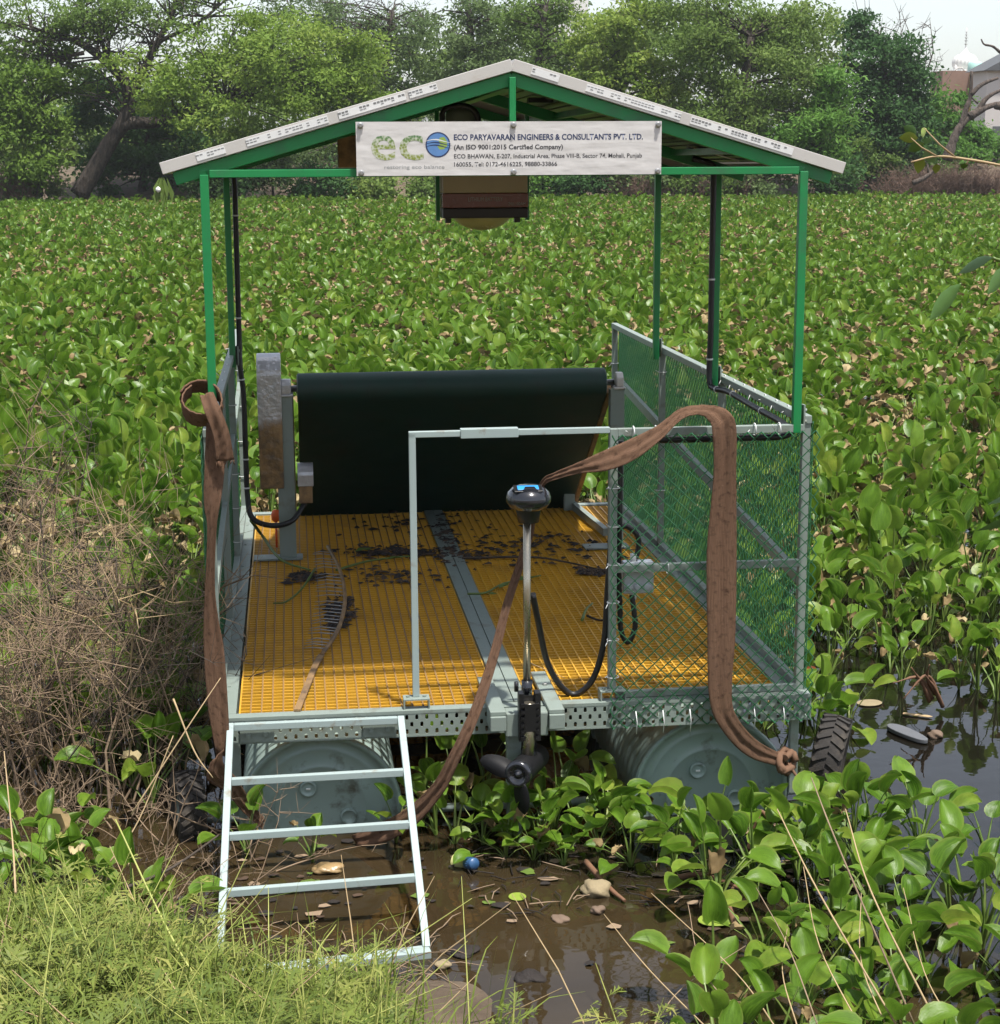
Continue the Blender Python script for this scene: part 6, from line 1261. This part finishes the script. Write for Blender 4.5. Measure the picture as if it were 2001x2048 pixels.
mb = MB(); mb.lathe([(.0005, .058), (.019, .057), (.0205, .053), (.0205, .008), (.019, .006)], c, 'Z', 18, 0, True, (1, 1, 1), rot)
for j in range(18): a = 2*math.pi*j/18; mb.box(c+rot @ Vector((.0203*math.cos(a), .0203*math.sin(a), .026)), (.003, .003, .022), 0, rot)
mb.build('cap', M['sky_blue_cap'], bo); mb = MB(); mb.lathe([(.017, .011), (.021, .006), (.017, 0), (.02, -.02), (.035, -.05)], c, 'Z', 18, 0, True, (1, 1, 1), rot); mb.build('neck', M['clear'], bo)
def flat(label, name, cat, outline, c, th, mat, rz=0, ry=0):
    mb = MB(); m_ = Matrix.Rotation(rz, 3, 'Z') @ Matrix.Rotation(ry, 3, 'Y'); n = len(outline); c = Vector(c)
    mb.add([c+m_ @ Vector((x, y, z_)) for z_ in (th, 0) for x, y in outline], [tuple(range(n)), tuple(range(2*n-1, n-1, -1))]+[(i, i+n, (i+1) % n+n, (i+1) % n) for i in range(n)])
    return solo(mb, name, mat, label, cat, tuple(c), None, False, bevel=.003)
M['sole'] = pm('grey_sandal_foam', (.10, .105, .115), .6, var=.2, scale=20)
flat('grey sandal sole floating in the dark water right of the raft', 'sandal_sole', 'sandal', [(.045*math.cos(t)*(1+.18*math.sin(t)-.10*math.cos(2*t)), .12*math.sin(t)) for t in [k*math.pi/12 for k in range(24)]], (2.776, 0.780, 0.004), .018, M['sole'], .35, .05)
flat('small bright orange scrap floating beside the raft right corner', 'orange_scrap', 'scrap', [(.045*math.cos(t), .032*math.sin(t)*(1+.2*math.sin(2*t))) for t in [k*math.pi/8 for k in range(16)]], (2.621, 1.731, 0.010), .012, M['orange'], .2)
flat('single yellow-green leaf floating in the middle of the pool', 'floating_leaf', 'leaf', [(.030*math.cos(t), .032*math.sin(t)) for t in [k*math.pi/8 for k in range(16)]], (0.924, -0.605, 0.003), .002, M['freshleaf'])
flat('large pale floating leaf at the right side of the pool', 'floating_leaf', 'leaf', [(.07*math.cos(t), .05*math.sin(t)) for t in [k*math.pi/8 for k in range(16)]], (1.545, -0.875, 0.010), .003, M['freshleaf'], .2)
flat('dull yellow leaf floating in the dark water beyond the right tyre', 'floating_leaf', 'leaf', [(.06*math.cos(t), .045*math.sin(t)) for t in [k*math.pi/8 for k in range(16)]], (2.759, 1.225, 0.004), .003, M['stone'], .2)
flat('pale scrap of stalk floating above the sandal sole', 'floating_scrap', 'scrap', [(-.06, -.01), (.05, -.014), (.07, 0), (.05, .012), (-.06, .01)], (2.907, 1.028, 0.004), .006, M['drystalk'], -.5)
rt = thing('root_tuft', 'reddish bare roots sticking out of the dark water on the right', 'roots', (3.006, 1.266, 0.000), None, False); g = random.Random(4)
for a, b_, c_ in (((1775, 1330), (1750, 1290), (1700, 1300)), ((1790, 1335), (1765, 1285), (1720, 1330)), ((1770, 1335), (1755, 1300), (1735, 1270)), ((1780, 1320), (1765, 1290), (1770, 1265)), ((1795, 1345), (1780, 1310), (1762, 1285))):
    MB().tube(smoothpath([W(*a, 'y', 1.05), W(*b_, 'y', 1.0), W(*c_, 'y', .95)], 5), [.010]*4+[.007]*4+[.003]*3, 5).build('root', M['rootred'], rt)
for lab, pts in (('bent orange-brown rotten stalk standing among the right front leaves', [(1.784, -0.350, 0.011), (1.810, -0.350, 0.109), (1.834, -0.340, 0.153), (1.899, -0.380, 0.047)]), ('reddish rotten stalk lying in the pool at right', [(1.484, -0.547, 0.015), (1.575, -0.548, 0.020), (1.687, -0.681, 0.015)]), ('brown rotten stalk slanting in the pool below the stone', [(1.189, -0.409, 0.030), (1.235, -0.612, 0.020), (1.272, -0.699, 0.010)]), ('brown rotten stalk at the right rim of the pool', [(1.584, -0.941, 0.020), (1.597, -0.806, 0.030), (1.646, -0.666, 0.020)])):
    stalk(lab, pts, .011, M['rootred'], 'rotten stalks in the pool', 'rotten_stalk')

# ------------------------------------------------------------------ the hazy air
hz, nt_, b = newmat('thin_haze'); nt_.nodes.remove(b); v = nd(nt_, 'ShaderNodeVolumePrincipled'); v.inputs['Density'].default_value = .0004; v.inputs['Color'].default_value = (.90, .93, .95, 1); v.inputs['Anisotropy'].default_value = .3
nt_.links.new(v.outputs[0], nt_.nodes['Material Output'].inputs['Volume'])
o = MB().lim(-950, 950, -450, 1550, -2.2, 26).build('haze', hz, kind='stuff'); o['label'] = 'thin pale haze softening the far trees'
